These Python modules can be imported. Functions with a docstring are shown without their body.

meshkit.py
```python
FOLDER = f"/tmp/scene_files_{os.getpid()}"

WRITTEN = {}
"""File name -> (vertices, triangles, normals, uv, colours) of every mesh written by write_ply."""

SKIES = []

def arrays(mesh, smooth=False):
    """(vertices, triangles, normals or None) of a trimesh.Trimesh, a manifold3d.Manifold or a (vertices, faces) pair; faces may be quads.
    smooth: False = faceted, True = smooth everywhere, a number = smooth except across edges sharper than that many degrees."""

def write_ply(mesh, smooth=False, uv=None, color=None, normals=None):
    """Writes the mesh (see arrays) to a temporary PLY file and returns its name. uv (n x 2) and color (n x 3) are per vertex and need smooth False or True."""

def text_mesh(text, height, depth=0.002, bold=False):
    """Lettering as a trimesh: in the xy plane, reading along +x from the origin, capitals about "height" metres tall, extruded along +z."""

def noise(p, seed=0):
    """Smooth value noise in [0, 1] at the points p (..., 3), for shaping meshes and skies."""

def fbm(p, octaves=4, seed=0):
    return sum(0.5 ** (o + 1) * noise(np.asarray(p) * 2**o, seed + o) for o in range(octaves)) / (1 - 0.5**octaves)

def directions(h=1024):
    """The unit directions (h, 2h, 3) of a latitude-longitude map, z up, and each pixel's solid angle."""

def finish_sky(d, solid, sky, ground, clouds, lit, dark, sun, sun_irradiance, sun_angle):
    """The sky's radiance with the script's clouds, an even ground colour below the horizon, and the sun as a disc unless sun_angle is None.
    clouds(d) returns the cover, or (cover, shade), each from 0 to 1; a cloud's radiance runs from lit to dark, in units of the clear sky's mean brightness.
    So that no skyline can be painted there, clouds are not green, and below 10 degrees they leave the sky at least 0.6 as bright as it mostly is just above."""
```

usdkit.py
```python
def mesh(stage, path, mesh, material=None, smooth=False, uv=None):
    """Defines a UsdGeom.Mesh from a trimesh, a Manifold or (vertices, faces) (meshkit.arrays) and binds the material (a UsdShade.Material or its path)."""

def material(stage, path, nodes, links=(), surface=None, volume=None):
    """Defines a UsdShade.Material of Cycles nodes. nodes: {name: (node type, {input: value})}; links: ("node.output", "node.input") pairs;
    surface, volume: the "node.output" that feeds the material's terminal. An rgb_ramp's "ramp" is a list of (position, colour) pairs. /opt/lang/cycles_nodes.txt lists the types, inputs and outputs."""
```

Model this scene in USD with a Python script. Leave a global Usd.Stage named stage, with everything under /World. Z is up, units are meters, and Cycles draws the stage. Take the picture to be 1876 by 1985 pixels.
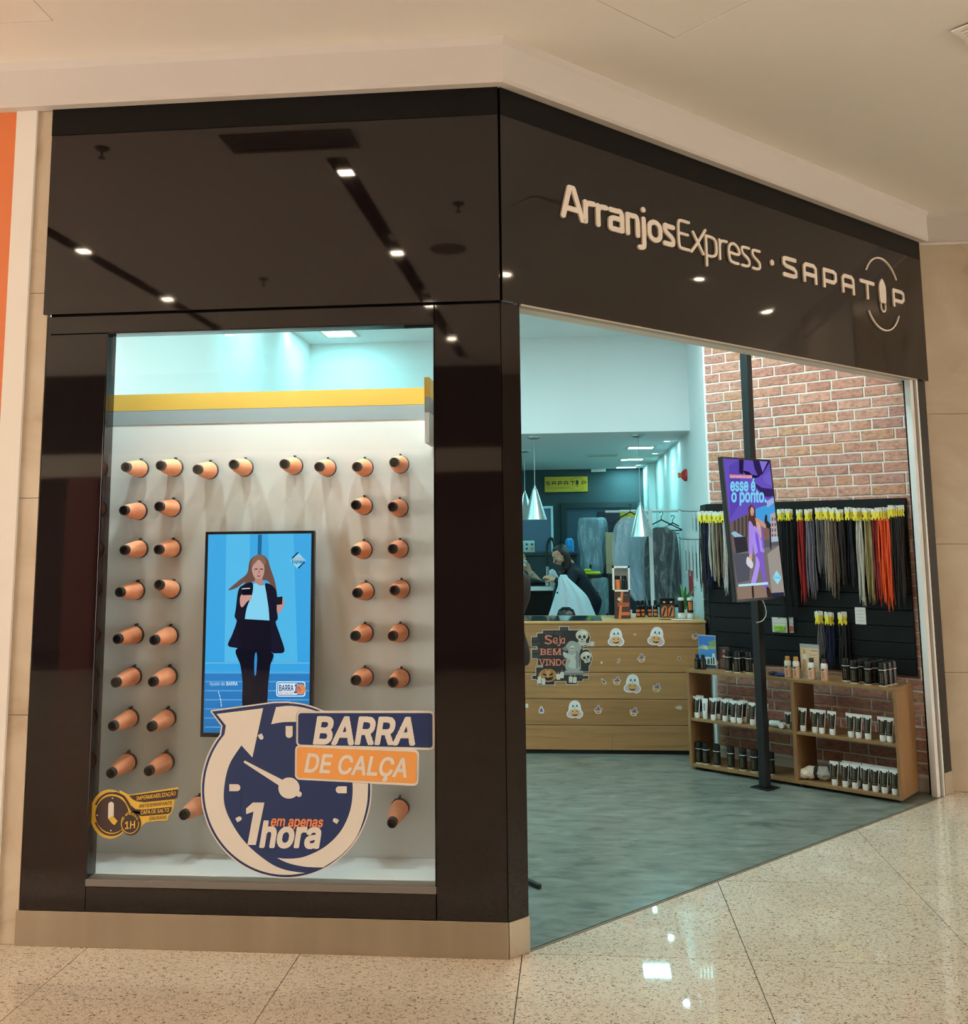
import math, random
import numpy as np, trimesh, manifold3d, usdkit, meshkit
from pxr import Usd, UsdGeom, UsdLux, UsdShade, Gf, Sdf, Vt
import shapely
from shapely import affinity
from shapely.geometry import Polygon, LineString, Point, MultiPolygon, box as sbox
from shapely.ops import unary_union

stage = Usd.Stage.CreateInMemory()
UsdGeom.SetStageUpAxis(stage, UsdGeom.Tokens.z)
UsdGeom.SetStageMetersPerUnit(stage, 1.0)
UsdGeom.Xform.Define(stage, '/World')
random.seed(7); RNG = np.random.default_rng(7)

# ------------------------------------------------------------------ camera
W, HH = 1876, 1985
F, YAW, PITCH, ROLL, CX, CY, CZ, PPX, PPY = 1903.365, -.091366, .13031, -.010416, .299809, -4.089144, 1.65, .21, -204.56
def _cam():
    cy, sy, cp, sp = math.cos(YAW), math.sin(YAW), math.cos(PITCH), math.sin(PITCH)
    f = np.array([sy*cp, cy*cp, sp]); r = np.array([cy, -sy, 0]); u = np.cross(r, f)
    c, s = math.cos(ROLL), math.sin(ROLL)
    return c*r + s*u, c*u - s*r, f
RIGHT, UP, FWD = _cam(); EYE = np.array([CX, CY, CZ])
cam = UsdGeom.Camera.Define(stage, '/World/Camera')
cam.CreateHorizontalApertureAttr(36.0); cam.CreateVerticalApertureAttr(36.0*HH/W)
cam.CreateFocalLengthAttr(36.0*F/W)
cam.CreateHorizontalApertureOffsetAttr(-36.0*PPX/W); cam.CreateVerticalApertureOffsetAttr(36.0*PPY/W)
cam.CreateClippingRangeAttr(Gf.Vec2f(.05, 200))
_m = np.eye(4); _m[0,:3], _m[1,:3], _m[2,:3], _m[3,:3] = RIGHT, UP, -FWD, EYE
cam.AddTransformOp().Set(Gf.Matrix4d(*_m.ravel()))
EXPOSURE = 0.0
cam.CreateExposureAttr(EXPOSURE)
SCREEN = 2.0**-EXPOSURE

# ------------------------------------------------------------------ light
def srgb(c):
    c = np.asarray(c, float)/255
    return np.where(c <= .04045, c/12.92, ((c+.055)/1.055)**2.4)
WARM, COOL, MID = (1.0, .80, .58), (.40, .93, 1.0), (.78, .98, 1.0)
K_DOME, K_SPOT, K_LED, K_WASH, K_FRONT, K_DISP, K_BEAM = 3.35, 12.0, 58.0, 90.0, 64.0, 230.0, 850.0
dome = UsdLux.DomeLight.Define(stage, '/World/MallAmbient')
dome.CreateColorAttr(Gf.Vec3f(1.0, .92, .83)); dome.CreateIntensityAttr(K_DOME)
def rect_light(path, pos, sx, sy, color, radiance, normalize=False):
    l = UsdLux.RectLight.Define(stage, path)
    l.CreateWidthAttr(sx); l.CreateHeightAttr(sy); l.CreateColorAttr(Gf.Vec3f(*color)); l.CreateIntensityAttr(radiance)
    l.AddTranslateOp().Set(Gf.Vec3d(*pos))
    return l
def disk_light(path, pos, r, color, radiance, cone=None):
    l = UsdLux.DiskLight.Define(stage, path)
    l.CreateRadiusAttr(r); l.CreateColorAttr(Gf.Vec3f(*color)); l.CreateIntensityAttr(radiance)
    l.AddTranslateOp().Set(Gf.Vec3d(*pos))
    if cone:
        s = UsdLux.ShapingAPI.Apply(l.GetPrim()); s.CreateShapingConeAngleAttr(cone); s.CreateShapingConeSoftnessAttr(.6)
    return l

# ------------------------------------------------------------------ helpers
def ray(x, y): return (x-W/2-PPX)/F*RIGHT - (y-HH/2-PPY)/F*UP + FWD
def at(x, y, p, n):
    """The point of the plane through p with normal n that stands at this place of the photograph."""
    d = ray(x, y); n = np.asarray(n, float)
    return EYE + d*(((np.asarray(p, float)-EYE)@n)/(d@n))
def atY(x, y, yv): return at(x, y, (0, yv, 0), (0, 1, 0))
def atZ(x, y, zv=0): return at(x, y, (0, 0, zv), (0, 0, 1))
def pxm(yv): return 1/F*((np.array([0, yv, 1.65])-EYE)@FWD)     # metres per pixel at this depth

MATS = {}
def M(name, col, rough=.6, metal=0., ior=1.5, var=0., scale=(6, 6, 6), col2=None, bump=0., bscale=None, spec=None, emit=0., trans=0., alpha=None, ramp=None, detail=3., distortion=0., attr=False, sheen=0.):
    """A procedural principled material; var mixes col and col2 by noise in world space."""
    if name in MATS: return MATS[name]
    c = srgb(col)
    n = {"p": ("principled_bsdf", {"base_color": c, "roughness": rough, "metallic": metal, "ior": ior})}
    l = []
    if trans: n["p"][1]["transmission_weight"] = trans
    if alpha is not None: n["p"][1]["alpha"] = alpha
    if spec is not None: n["p"][1]["specular_ior_level"] = spec
    if sheen: n["p"][1]["sheen_weight"] = sheen
    if attr:
        n["at"] = ("attribute", {"attribute": "Col"})
        if emit:
            n = {"at": n["at"], "e": ("emission", {"strength": emit})}
            MATS[name] = usdkit.material(stage, '/World/Looks/'+name, n, [("at.color", "e.color")], surface="e.emission")
            return MATS[name]
        l += [("at.color", "p.base_color")]
    elif emit:
        MATS[name] = usdkit.material(stage, '/World/Looks/'+name, {"e": ("emission", {"color": c, "strength": emit})}, [], surface="e.emission")
        return MATS[name]
    if var or ramp or bump:
        n["g"] = ("geometry", {}); n["m"] = ("mapping", {"scale": scale}); n["n"] = ("noise_texture", {"scale": 1.0, "detail": detail, "roughness": .6, "distortion": distortion})
        l += [("g.position", "m.vector"), ("m.vector", "n.vector")]
    if var or ramp:
        c2 = srgb(col2) if col2 is not None else c*.6
        if ramp: rp = [(p, srgb(q)) for p, q in ramp]
        else: rp = [(.5-.25/var*.5 if var < 1 else .35, c2), (.65, c)] if var < 1 else [(.35, c2), (.65, c)]
        n["r"] = ("rgb_ramp", {"ramp": rp}); l += [("n.fac", "r.fac"), ("r.color", "p.base_color")]
    if bump:
        n["bn"] = ("noise_texture", {"scale": 1.0, "detail": 2.0}); n["bm"] = ("mapping", {"scale": bscale or scale})
        n["b"] = ("bump", {"strength": 1.0, "distance": bump})
        l += [("g.position", "bm.vector"), ("bm.vector", "bn.vector"), ("bn.fac", "b.height"), ("b.normal", "p.normal")]
    MATS[name] = usdkit.material(stage, '/World/Looks/'+name, n, l, surface="p.BSDF")
    return MATS[name]

USED = {}
def numbered(parent, name):
    k = (parent, name); i = USED.get(k, 0); USED[k] = i+1
    return f"{parent}/{name}" + (f"_{i:03d}" if i else "")
def keys(prim, **kw):
    for k, v in kw.items():
        if v: prim.SetCustomDataByKey(k, v)
def path_of(parent): return '/World' if parent is None else str(parent.GetPath())
def thing(name, label=None, category=None, loc=(0, 0, 0), rotz=0., group=None, kind=None, matrix=None):
    x = UsdGeom.Xform.Define(stage, numbered('/World', name))
    if matrix is None:
        c, s = math.cos(rotz), math.sin(rotz)
        matrix = np.array([[c, -s, 0, loc[0]], [s, c, 0, loc[1]], [0, 0, 1, loc[2]], [0, 0, 0, 1.]])
    x.AddTransformOp().Set(Gf.Matrix4d(*np.asarray(matrix, float).T.ravel()))
    p = x.GetPrim(); keys(p, label=label, category=category, group=group, kind=kind)
    p_m[str(p.GetPath())] = np.asarray(matrix, float)
    return p
p_m = {}
def obj(name, geom, mat, parent=None, smooth=False, label=None, category=None, group=None, kind=None):
    """One Mesh prim under parent (a top-level thing's own frame) or, with no parent, under /World."""
    m = usdkit.mesh(stage, numbered(path_of(parent), name), geom, mat, smooth=smooth)
    keys(m.GetPrim(), label=label, category=category, group=group, kind=kind)
    return m.GetPrim()
def copy_of(src, loc=(0, 0, 0), rotz=0., label=None, group=None, matrix=None):
    d = src.GetCustomData()
    nm = src.GetName(); nm = nm[:-4] if nm[-4:-3] == '_' and nm[-3:].isdigit() else nm
    r = thing(nm, label or d.get('label'), d.get('category'), loc, rotz, group or d.get('group'), matrix=matrix)
    r.GetReferences().AddInternalReference(src.GetPath()); r.SetInstanceable(True)
    return r
def cat(*a):
    a = [m for m in a if m is not None]
    return trimesh.util.concatenate(a) if len(a) > 1 else a[0]
def box(c, s, rot=0., bev=0.):
    s = np.asarray(s, float)
    if bev:
        pts = []
        for sx in (-1, 1):
            for sy in (-1, 1):
                for sz in (-1, 1):
                    h = s/2*np.array([sx, sy, sz])
                    for k in range(3):
                        q = h - bev*np.array([sx, sy, sz]); q[k] = h[k]; pts.append(q)
        m = trimesh.convex.convex_hull(np.array(pts))
    else: m = trimesh.creation.box(s)
    if rot: m.apply_transform(trimesh.transformations.rotation_matrix(rot, [0, 0, 1]))
    m.apply_translation(c); return m
def span(a, b, bev=0.):
    a, b = np.minimum(a, b), np.maximum(a, b); return box((np.array(a)+b)/2, np.array(b)-a, bev=bev)
def lathe(prof, n=24): return trimesh.creation.revolve(np.array(prof, float), sections=n)
def tube(pts, r, n=8, closed=False):
    """A round tube along pts; r a number or one radius per point."""
    P = np.array(pts, float); r = np.broadcast_to(r, len(P)); T = np.gradient(P, axis=0); T /= np.linalg.norm(T, axis=1)[:, None]+1e-12
    a = np.array([0, 0, 1.]) if abs(T[0, 2]) < .9 else np.array([1., 0, 0]); V = []
    for p, t, q in zip(P, T, r):
        a = a - t*(a@t); a /= np.linalg.norm(a); b = np.cross(t, a)
        th = np.arange(n)*2*math.pi/n; V.append(p + q*(np.cos(th)[:, None]*a + np.sin(th)[:, None]*b))
    return grid_tube(np.array(V))
def grid_tube(V):
    """Closed skin over rings V (rings, n, 3) with end caps."""
    k, n = V.shape[:2]; i = np.arange(n); f = []
    for a in range(k-1):
        A, B = a*n+i, a*n+(i+1) % n; C, D = A+n, B+n
        f += [np.c_[A, B, D], np.c_[A, D, C]]
    v = np.vstack([V.reshape(-1, 3), V[0].mean(0), V[-1].mean(0)])
    f += [np.c_[(i+1) % n, i, np.full(n, k*n)], np.c_[(k-1)*n+i, (k-1)*n+(i+1) % n, np.full(n, k*n+1)]]
    m = trimesh.Trimesh(v, np.vstack(f), process=False)
    if m.volume < 0: m.invert()
    return m
def spline(p, n=8, closed=False):
    p = np.array(p, float); k = len(p); out = []
    for i in range(k if closed else k-1):
        g = [p[(i+j) % k] if closed else p[min(max(i+j, 0), k-1)] for j in (-1, 0, 1, 2)]
        for t in np.arange(n)/n:
            out.append(.5*(2*g[1] + (g[2]-g[0])*t + (2*g[0]-5*g[1]+4*g[2]-g[3])*t*t + (-g[0]+3*g[1]-3*g[2]+g[3])*t**3))
    if not closed: out.append(p[-1])
    return np.array(out)
def frame(o, ex, ey):
    ex = np.asarray(ex, float); ex = ex/np.linalg.norm(ex); ey = np.asarray(ey, float); ey = ey-ex*(ey@ex); ey /= np.linalg.norm(ey)
    m = np.eye(4); m[:3, 0], m[:3, 1], m[:3, 2], m[:3, 3] = ex, ey, np.cross(ex, ey), o; return m
def polys(g):
    if g.is_empty: return []
    return [q for q in getattr(g, 'geoms', [g]) for q in ([q] if q.geom_type == 'Polygon' else polys(q) if hasattr(q, 'geoms') else []) if q.area > 1e-9]
def plate(g, t, fr=None, z0=0.):
    """A flat shape of thickness t standing on its frame's plane."""
    ms = [trimesh.creation.extrude_polygon(q, t, engine='earcut') for q in polys(g)]
    m = cat(*ms); m.apply_translation((0, 0, z0))
    if fr is not None: m.apply_transform(fr)
    return m
def art(name, layers, fr, parent, z0, emit=0., t=.0004):
    """Flat print: (shape, sRGB colour) layers, later ones on top, as one thin coloured sheet."""
    vis, top = [], None
    for g, c in reversed(layers):
        g = g.buffer(0)
        v = g if top is None else g.difference(top)
        top = g if top is None else top.union(g)
        vis.append((v, c))
    V, Fc, C, n = [], [], [], 0
    for g, c in vis:
        for q in polys(g):
            q = q.simplify(1e-6)
            try: v, f = trimesh.creation.triangulate_polygon(q, engine='earcut')
            except Exception: continue
            if not len(f): continue
            V.append(np.c_[v, np.full(len(v), z0)]); Fc.append(f+n); n += len(v); C.append(np.tile(srgb(c), (len(v), 1)))
    V, Fc, C = np.vstack(V), np.vstack(Fc), np.vstack(C)
    a = V[Fc]; nz = np.cross(a[:, 1]-a[:, 0], a[:, 2]-a[:, 0])[:, 2]; Fc[nz < 0] = Fc[nz < 0][:, ::-1]
    V = V@fr[:3, :3].T + fr[:3, 3]
    m = usdkit.mesh(stage, numbered(path_of(parent), name), (V, Fc), M('screen_light', (255,)*3, emit=SCREEN*emit, attr=True) if emit else M('print_ink', (255,)*3, rough=.55, attr=True))
    UsdGeom.PrimvarsAPI(m).CreatePrimvar('Col', Sdf.ValueTypeNames.Color3fArray, 'vertex').Set(Vt.Vec3fArray.FromNumpy(C.astype(np.float32)))
    return m.GetPrim()
_T = {}
def text(t, h=1., bold=False, grow=0., shear=0.):
    """Lettering as a flat shape, capitals h tall, baseline at y = 0, starting at x = 0."""
    k = (t, bold)
    if k not in _T:
        m = meshkit.text_mesh(t, 1.0, .1, bold); up = m.face_normals[:, 2] > .9
        top = m.triangles[up & (m.triangles[:, :, 2].min(1) > .05)]
        g = unary_union([Polygon(q[:, :2]).buffer(1e-4) for q in top]); x0 = g.bounds[0]
        _T[k] = affinity.translate(g, -x0, 0)
    g = _T[k]
    if grow: g = g.buffer(grow)
    if shear: g = affinity.affine_transform(g, [1, shear, 0, 1, 0, 0])
    return affinity.scale(g, h, h, origin=(0, 0))
def fit(g, a, b, h):
    """Lettering g (capitals 1 tall) set on the baseline from a to b with capitals h tall."""
    a, b = np.array(a, float), np.array(b, float); x0, _, x1, _ = g.bounds; d = b-a; w = np.hypot(*d); u = d/w; s = w/(x1-x0)
    return affinity.affine_transform(g, [u[0]*s, -u[1]*h, u[1]*s, u[0]*h, a[0]-u[0]*s*x0, a[1]-u[1]*s*x0])
def body(joints, bones, step=.012, smooth=10):
    """A figure's skin: hulls of spheres at the joints' ends, in one surface."""
    parts = []
    for a, b in bones:
        ms = []
        for k in (a, b):
            p, r = joints[k]; s = manifold3d.Manifold.sphere(1.0, 20).scale([r]*3 if np.ndim(r) == 0 else list(r)).translate(list(p)); ms.append(s)
        parts.append(manifold3d.Manifold.batch_hull(ms))
    m = manifold3d.Manifold.batch_boolean(parts, manifold3d.OpType.Add).refine_to_length(step)
    q = m.to_mesh(); t = trimesh.Trimesh(q.vert_properties[:, :3], q.tri_verts, process=True)
    trimesh.smoothing.filter_taubin(t, iterations=smooth); return t
def rr(x0, y0, x1, y1, r): return sbox(x0+r, y0+r, x1-r, y1-r).buffer(r, 8)
def stroke(pts, w, smooth=True, cap='round', n=8):
    return LineString(spline(pts, n) if smooth and len(pts) > 2 else pts).buffer(w/2, 8, cap_style=cap, join_style='round')
Z3 = np.array([0, 0, 1.])
S2 = math.sqrt(.5)
BD, BN = np.array([S2, S2, 0]), np.array([S2, -S2, 0])          # the entrance front: along it, out of it
A36 = math.radians(36)
KD, KN, KO = np.array([math.cos(A36), -math.sin(A36), 0]), np.array([-math.sin(A36), -math.cos(A36), 0]), np.array([1.30, 3.517, 0])   # brick wall
def onB(x, y, off=0.):
    p = at(x, y, BN*off, BN); return np.array([p@BD, p[2]])
def onK(x, y, off=0.):
    p = at(x, y, KO+KN*off, KN); return np.array([(p-KO)@KD, p[2]])
FA = lambda y=0.: frame((0, y, 0), (1, 0, 0), (0, 0, 1))          # plane facing -y; u = x, v = z
FB = lambda off=0.: frame(BN*off, BD, Z3)
FK = lambda off=0.: frame(KO+KN*off, KD, Z3)
def kbox(u0, u1, o0, o1, z0, z1, bev=0.):
    m = span((u0, o0, z0), (u1, o1, z1), bev); f = np.eye(4); f[:3, 0], f[:3, 1], f[:3, 3] = KD, KN, KO
    f[:3, 2] = Z3; m.apply_transform(f); m.fix_normals(); return m
def bbox(u0, u1, o0, o1, z0, z1, bev=0.):
    m = span((u0, o0, z0), (u1, o1, z1), bev); f = np.eye(4); f[:3, 0], f[:3, 1] = BD, BN; m.apply_transform(f); m.fix_normals(); return m
# ------------------------------------------------------------------ the setting: mall
black = M('black_gloss', (25, 19, 19), rough=.035, ior=1.58, bump=.0006, bscale=(1.2, 1.2, .9))
black_wavy = M('black_gloss_wavy', (26, 20, 19), rough=.035, ior=1.6, bump=.004, bscale=(.9, .9, 1.6))
black_matte = M('black_matte', (27, 25, 23), rough=.5, spec=.2)
black_satin = M('black_satin', (30, 28, 26), rough=.22, spec=.4)
white_paint = M('white_paint', (232, 224, 212), rough=.75, spec=.2)
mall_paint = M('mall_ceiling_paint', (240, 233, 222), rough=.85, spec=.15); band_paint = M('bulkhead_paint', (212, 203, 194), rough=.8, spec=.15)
shop_paint = M('shop_wall_paint', (236, 240, 240), rough=.7, spec=.2)
steel = M('brushed_steel', (186, 172, 150), rough=.38, metal=.85, ramp=[(.3, (178, 164, 142)), (.7, (192, 178, 156))], scale=(5, 5, .4))
marble = M('beige_marble', (206, 188, 162), rough=.3, ramp=[(.3, (174, 153, 126)), (.42, (199, 180, 154)), (.6, (208, 191, 166)), (.75, (216, 201, 178))], scale=(1.6, 1.6, 2.2), detail=6, distortion=1.2, bump=.0002, bscale=(8, 8, 8))
grout = M('floor_joint', (96, 84, 70), rough=.8)
def granite():
    n = {"g": ("geometry", {}), "m": ("mapping", {"scale": (70, 110, 70)}), "a": ("noise_texture", {"scale": 1., "detail": 2.5, "roughness": .65, "distortion": 1.6}),
         "m2": ("mapping", {"scale": (260, 260, 260)}), "b": ("noise_texture", {"scale": 1., "detail": 1.}), "m3": ("mapping", {"scale": (2.2, 2.2, 2.2)}), "c": ("noise_texture", {"scale": 1., "detail": 2.}),
         "ra": ("rgb_ramp", {"ramp": [(0, srgb((70, 56, 44))), (.33, srgb((92, 76, 60))), (.40, srgb((178, 160, 138))), (.47, srgb((222, 209, 188))), (1, srgb((236, 226, 208)))]}),
         "rb": ("rgb_ramp", {"ramp": [(.3, (.72,)*3), (.5, (1, 1, 1))]}), "rc": ("rgb_ramp", {"ramp": [(.35, (.92, .90, .88)), (.65, (1, 1, 1))]}),
         "x": ("mix", {"mix_type": "multiply", "fac": .5}), "y": ("mix", {"mix_type": "multiply", "fac": 1.}), "p": ("principled_bsdf", {"roughness": .03, "ior": 1.5})}
    l = [("g.position", "m.vector"), ("m.vector", "a.vector"), ("g.position", "m2.vector"), ("m2.vector", "b.vector"), ("g.position", "m3.vector"), ("m3.vector", "c.vector"), ("a.fac", "ra.fac"), ("b.fac", "rb.fac"), ("c.fac", "rc.fac"),
         ("ra.color", "x.color1"), ("rb.color", "x.color2"), ("x.color", "y.color1"), ("rc.color", "y.color2"), ("y.color", "p.base_color")]
    return usdkit.material(stage, '/World/Looks/granite', n, l, surface="p.BSDF")
granite = granite()
MALL = Polygon([(-12, -8.2), (14, -8.2), (14, 2.70), (2.66, 2.70), (2.64, 2.64), (0, 0), (-2.0, 0), (-2.0, .02), (-12, .02)])
t = thing('floor', kind='structure')
obj('joint_bed', plate(MALL.buffer(.01), .02, z0=-.035), grout, t)
TS = .885
for i in range(-8, 12):
    for j in range(-9, 4):
        q = sbox(.05+i*TS+.0018, .0576+j*TS+.0018, .05+(i+1)*TS-.0018, .0576+(j+1)*TS-.0018)
        if i < -4 or i > 6 or j < -5: continue
        q = q.intersection(MALL)
        for g in polys(q):
            if g.area > .002:
                m = plate(g, .016, z0=-.016); obj('tile', m, granite, t)
far = MALL.difference(sbox(.05-4*TS, .0576-5*TS, .05+7*TS, 4))
obj('far_paving', plate(far, .016, z0=-.016), granite, t)

# shop floor
vinyl = M('vinyl_floor', (120, 128, 120), rough=.28, ramp=[(.30, (84, 92, 86)), (.45, (112, 120, 112)), (.58, (124, 132, 124)), (.72, (142, 150, 142))], scale=(5, 13, 6), detail=5, distortion=.6, bump=.00008, bscale=(60, 60, 60))
SHOP = Polygon([(-2.06, .02), (0, .02), (2.63, 2.65), (2.55, 2.72), (1.3, 3.6), (1.3, 9.4), (-2.06, 9.4)])
obj('floor', plate(SHOP, .03, z0=-.029), vinyl, kind='structure')
obj('trim', bbox(.11, 3.6, -.004, .006, -.01, .003), M('threshold', (120, 110, 92), rough=.5), kind='structure')

# mall ceiling with its slots, hatches and vent
ZC = 3.8
SLOTS = [(-1.02, -7.6, -1.22), (-3.35, -7.6, -2.2), (1.31, -7.6, -1.6), (5.8, -7.6, -2.5)]
h0 = atZ(1307, 74, ZC)[:2]
e1, e2 = np.array([S2, S2]), np.array([S2, -S2])
hatch1 = Polygon([h0, h0-e1*.62, h0-e1*.62+e2*.62, h0+e2*.62])
h1 = atZ(104, 41, ZC)[:2]; d1 = atZ(0, 45, ZC)[:2]-h1; d1 /= np.hypot(*d1); d2 = np.array([d1[1], -d1[0]]); d2 = d2 if d2[1] < 0 else -d2
hatch2 = Polygon([h1, h1+d1*.6, h1+d1*.6+d2*.6, h1+d2*.6])
v0 = atZ(1843, 56, ZC)[:2]; vent = Polygon([v0, v0+e2*.6, v0+e2*.6+e1*.4, v0+e1*.4])
slots = [sbox(x-.055, a, x+.055, b) for x, a, b in SLOTS]
diffuser = sbox(-1.56, -1.08, -.86, -.84)
ceil = Polygon([(-12, -8.2), (14, -8.2), (14, 2.67), (2.67, 2.67), (0, 0), (-12, 0)]).difference(unary_union(slots+[hatch1, hatch2, diffuser]))
t = thing('ceiling', kind='structure')
obj('plaster', plate(ceil, .1, z0=ZC), mall_paint, t)
for h in (hatch1, hatch2): obj('access_panel', plate(h.buffer(-.0035), .02, z0=ZC), mall_paint, t)
obj('ceiling_void', plate(unary_union([hatch1, hatch2, diffuser]).buffer(.03), .02, z0=ZC+.1), black_matte, t)
for s in slots:
    obj('light_channel', cat(*[plate(q, .12, z0=ZC+.0) for q in polys(s.buffer(.006, join_style='mitre').difference(s))], plate(s.buffer(.006), .01, z0=ZC+.115)), M('channel_black', (12, 12, 13), rough=.6), t)
# rounded bulkhead band over the shop front
prof = [(0, 3.60), (-.055, 3.60), (-.066, 3.612), (-.062, 3.70), (-.064, 3.77), (-.085, 3.80), (0, 3.80)]
def sweep_band(path, prof):
    V = []
    P = [np.array(p, float) for p in path]
    for i, p in enumerate(P):
        a = P[i]-P[i-1] if i else P[1]-P[0]; b = P[i+1]-p if i+1 < len(P) else a
        a, b = a/np.hypot(*a), b/np.hypot(*b); na, nb = np.array([-a[1], a[0]]), np.array([-b[1], b[0]]); n = na+nb; n /= n@na
        V.append([(p[0]+n[0]*o, p[1]+n[1]*o, z) for o, z in prof])
    m = grid_tube(np.array(V)); m.fix_normals(); return m
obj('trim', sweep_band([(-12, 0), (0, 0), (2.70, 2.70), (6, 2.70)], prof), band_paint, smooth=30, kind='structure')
obj('trim', sweep_band([(-12, 0), (0, 0), (2.70, 2.70), (6, 2.70)], [(.06, 3.598), (.004, 3.598), (.004, 3.66), (.06, 3.66)]), white_paint, kind='structure')

# cladding of the two shop fronts
XL, XW0, XW1, ZW0, ZW1, ZB, ZF, ZT = -2.022, -1.7416, -.2861, .2634, 2.553, .1365, 2.6406, 3.60
J = .003
fr = thing('wall_storefront', kind='structure')
def apanel(x0, z0, x1, z1, y=0., mat=black): return obj('cladding_panel', span((x0+J/2, y, z0+J/2), (x1-J/2, y+.028, z1-J/2), .0015), mat, fr)
apanel(XL-.018, ZF, 0, ZT-.125, -.012)
obj('fascia_strip', span((XL-.018, -.012, ZT-.125), (-.0015, .016, ZT), .001), M('black_strip', (24, 23, 22), rough=.3, spec=.12), fr)  # extra dull strip imitating a dark band mirrored in the fascia
apanel(XL, ZW1, XW1, ZF-.006)
apanel(XL, ZB, XW0, ZW1)
apanel(XW0, ZB, XW1, ZW0-.028)
apanel(XW1, ZB, -.001, ZF-.006)
obj('frame_backing', cat(span((XL, .03, 0), (XW0-.001, .06, ZT)), span((XW0, .03, ZW1), (0, .06, ZT)), span((XW0, .03, 0), (XW1, .06, ZW0-.03)), plate(Polygon([(XW1, .03), (-.012, .03), (.05, .09), (-.03, .2), (XW1, .2)]), ZF-.02)), black_matte, fr)
obj('reveal', cat(span((XW0-.001, .0, ZW0), (XW0+.004, .075, ZW1)), span((XW0, .0, ZW1-.004), (XW1, .075, ZW1+.001)), span((XW1-.004, 0, ZW0), (XW1+.001, .075, ZW1))), black, fr)
obj('window_sill', span((XW0, -.004, ZW0-.028), (XW1, .062, ZW0), .002), M('sill_grey', (120, 112, 104), rough=.4), fr)
obj('steel_plinth', span((XL-.012, -.006, 0), (0, .02, ZB), .001), steel, fr)
eb = thing('wall_entrance', kind='structure')
BL = 3.765
obj('cladding_panel', bbox(.002, BL, -.028, .012, ZF+.002, ZT-.125, .0015), black_wavy, eb)
obj('fascia_strip', bbox(.002, BL, -.028, .012, ZT-.125, ZT, .001), MATS['black_strip'], eb)  # same strip on the entrance side, in place of the mirrored dark band
obj('cladding_panel', bbox(.002, .109, -.028, 0, ZB, ZF-.004, .0015), black, eb)
obj('cladding_panel', bbox(3.633, 3.735, -.028, 0, ZB, ZF-.004, .0015), black_satin, eb)
obj('steel_plinth', bbox(.0, .109, -.02, .006, 0, ZB, .001), steel, eb)
obj('steel_plinth', bbox(3.628, 3.735, -.02, .004, 0, ZB, .001), steel, eb)
obj('fascia_backing', bbox(.11, BL, -.14, -.03, ZF+.004, ZT), white_paint, eb)
obj('fascia_edge', bbox(.11, 3.62, -.03, .008, ZF-.006, ZF+.002), M('edge_trim', (190, 176, 156), rough=.5), eb)
obj('door_jamb', bbox(3.553, 3.592, -.05, -.012, 0, ZF), M('jamb_white', (228, 226, 220), rough=.5), eb)
obj('door_jamb', bbox(3.612, 3.633, -.06, .0, 0, ZF), MATS['jamb_white'], eb)
obj('shutter_track', bbox(3.592, 3.612, -.08, -.03, 0, ZF), black_matte, eb)
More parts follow.
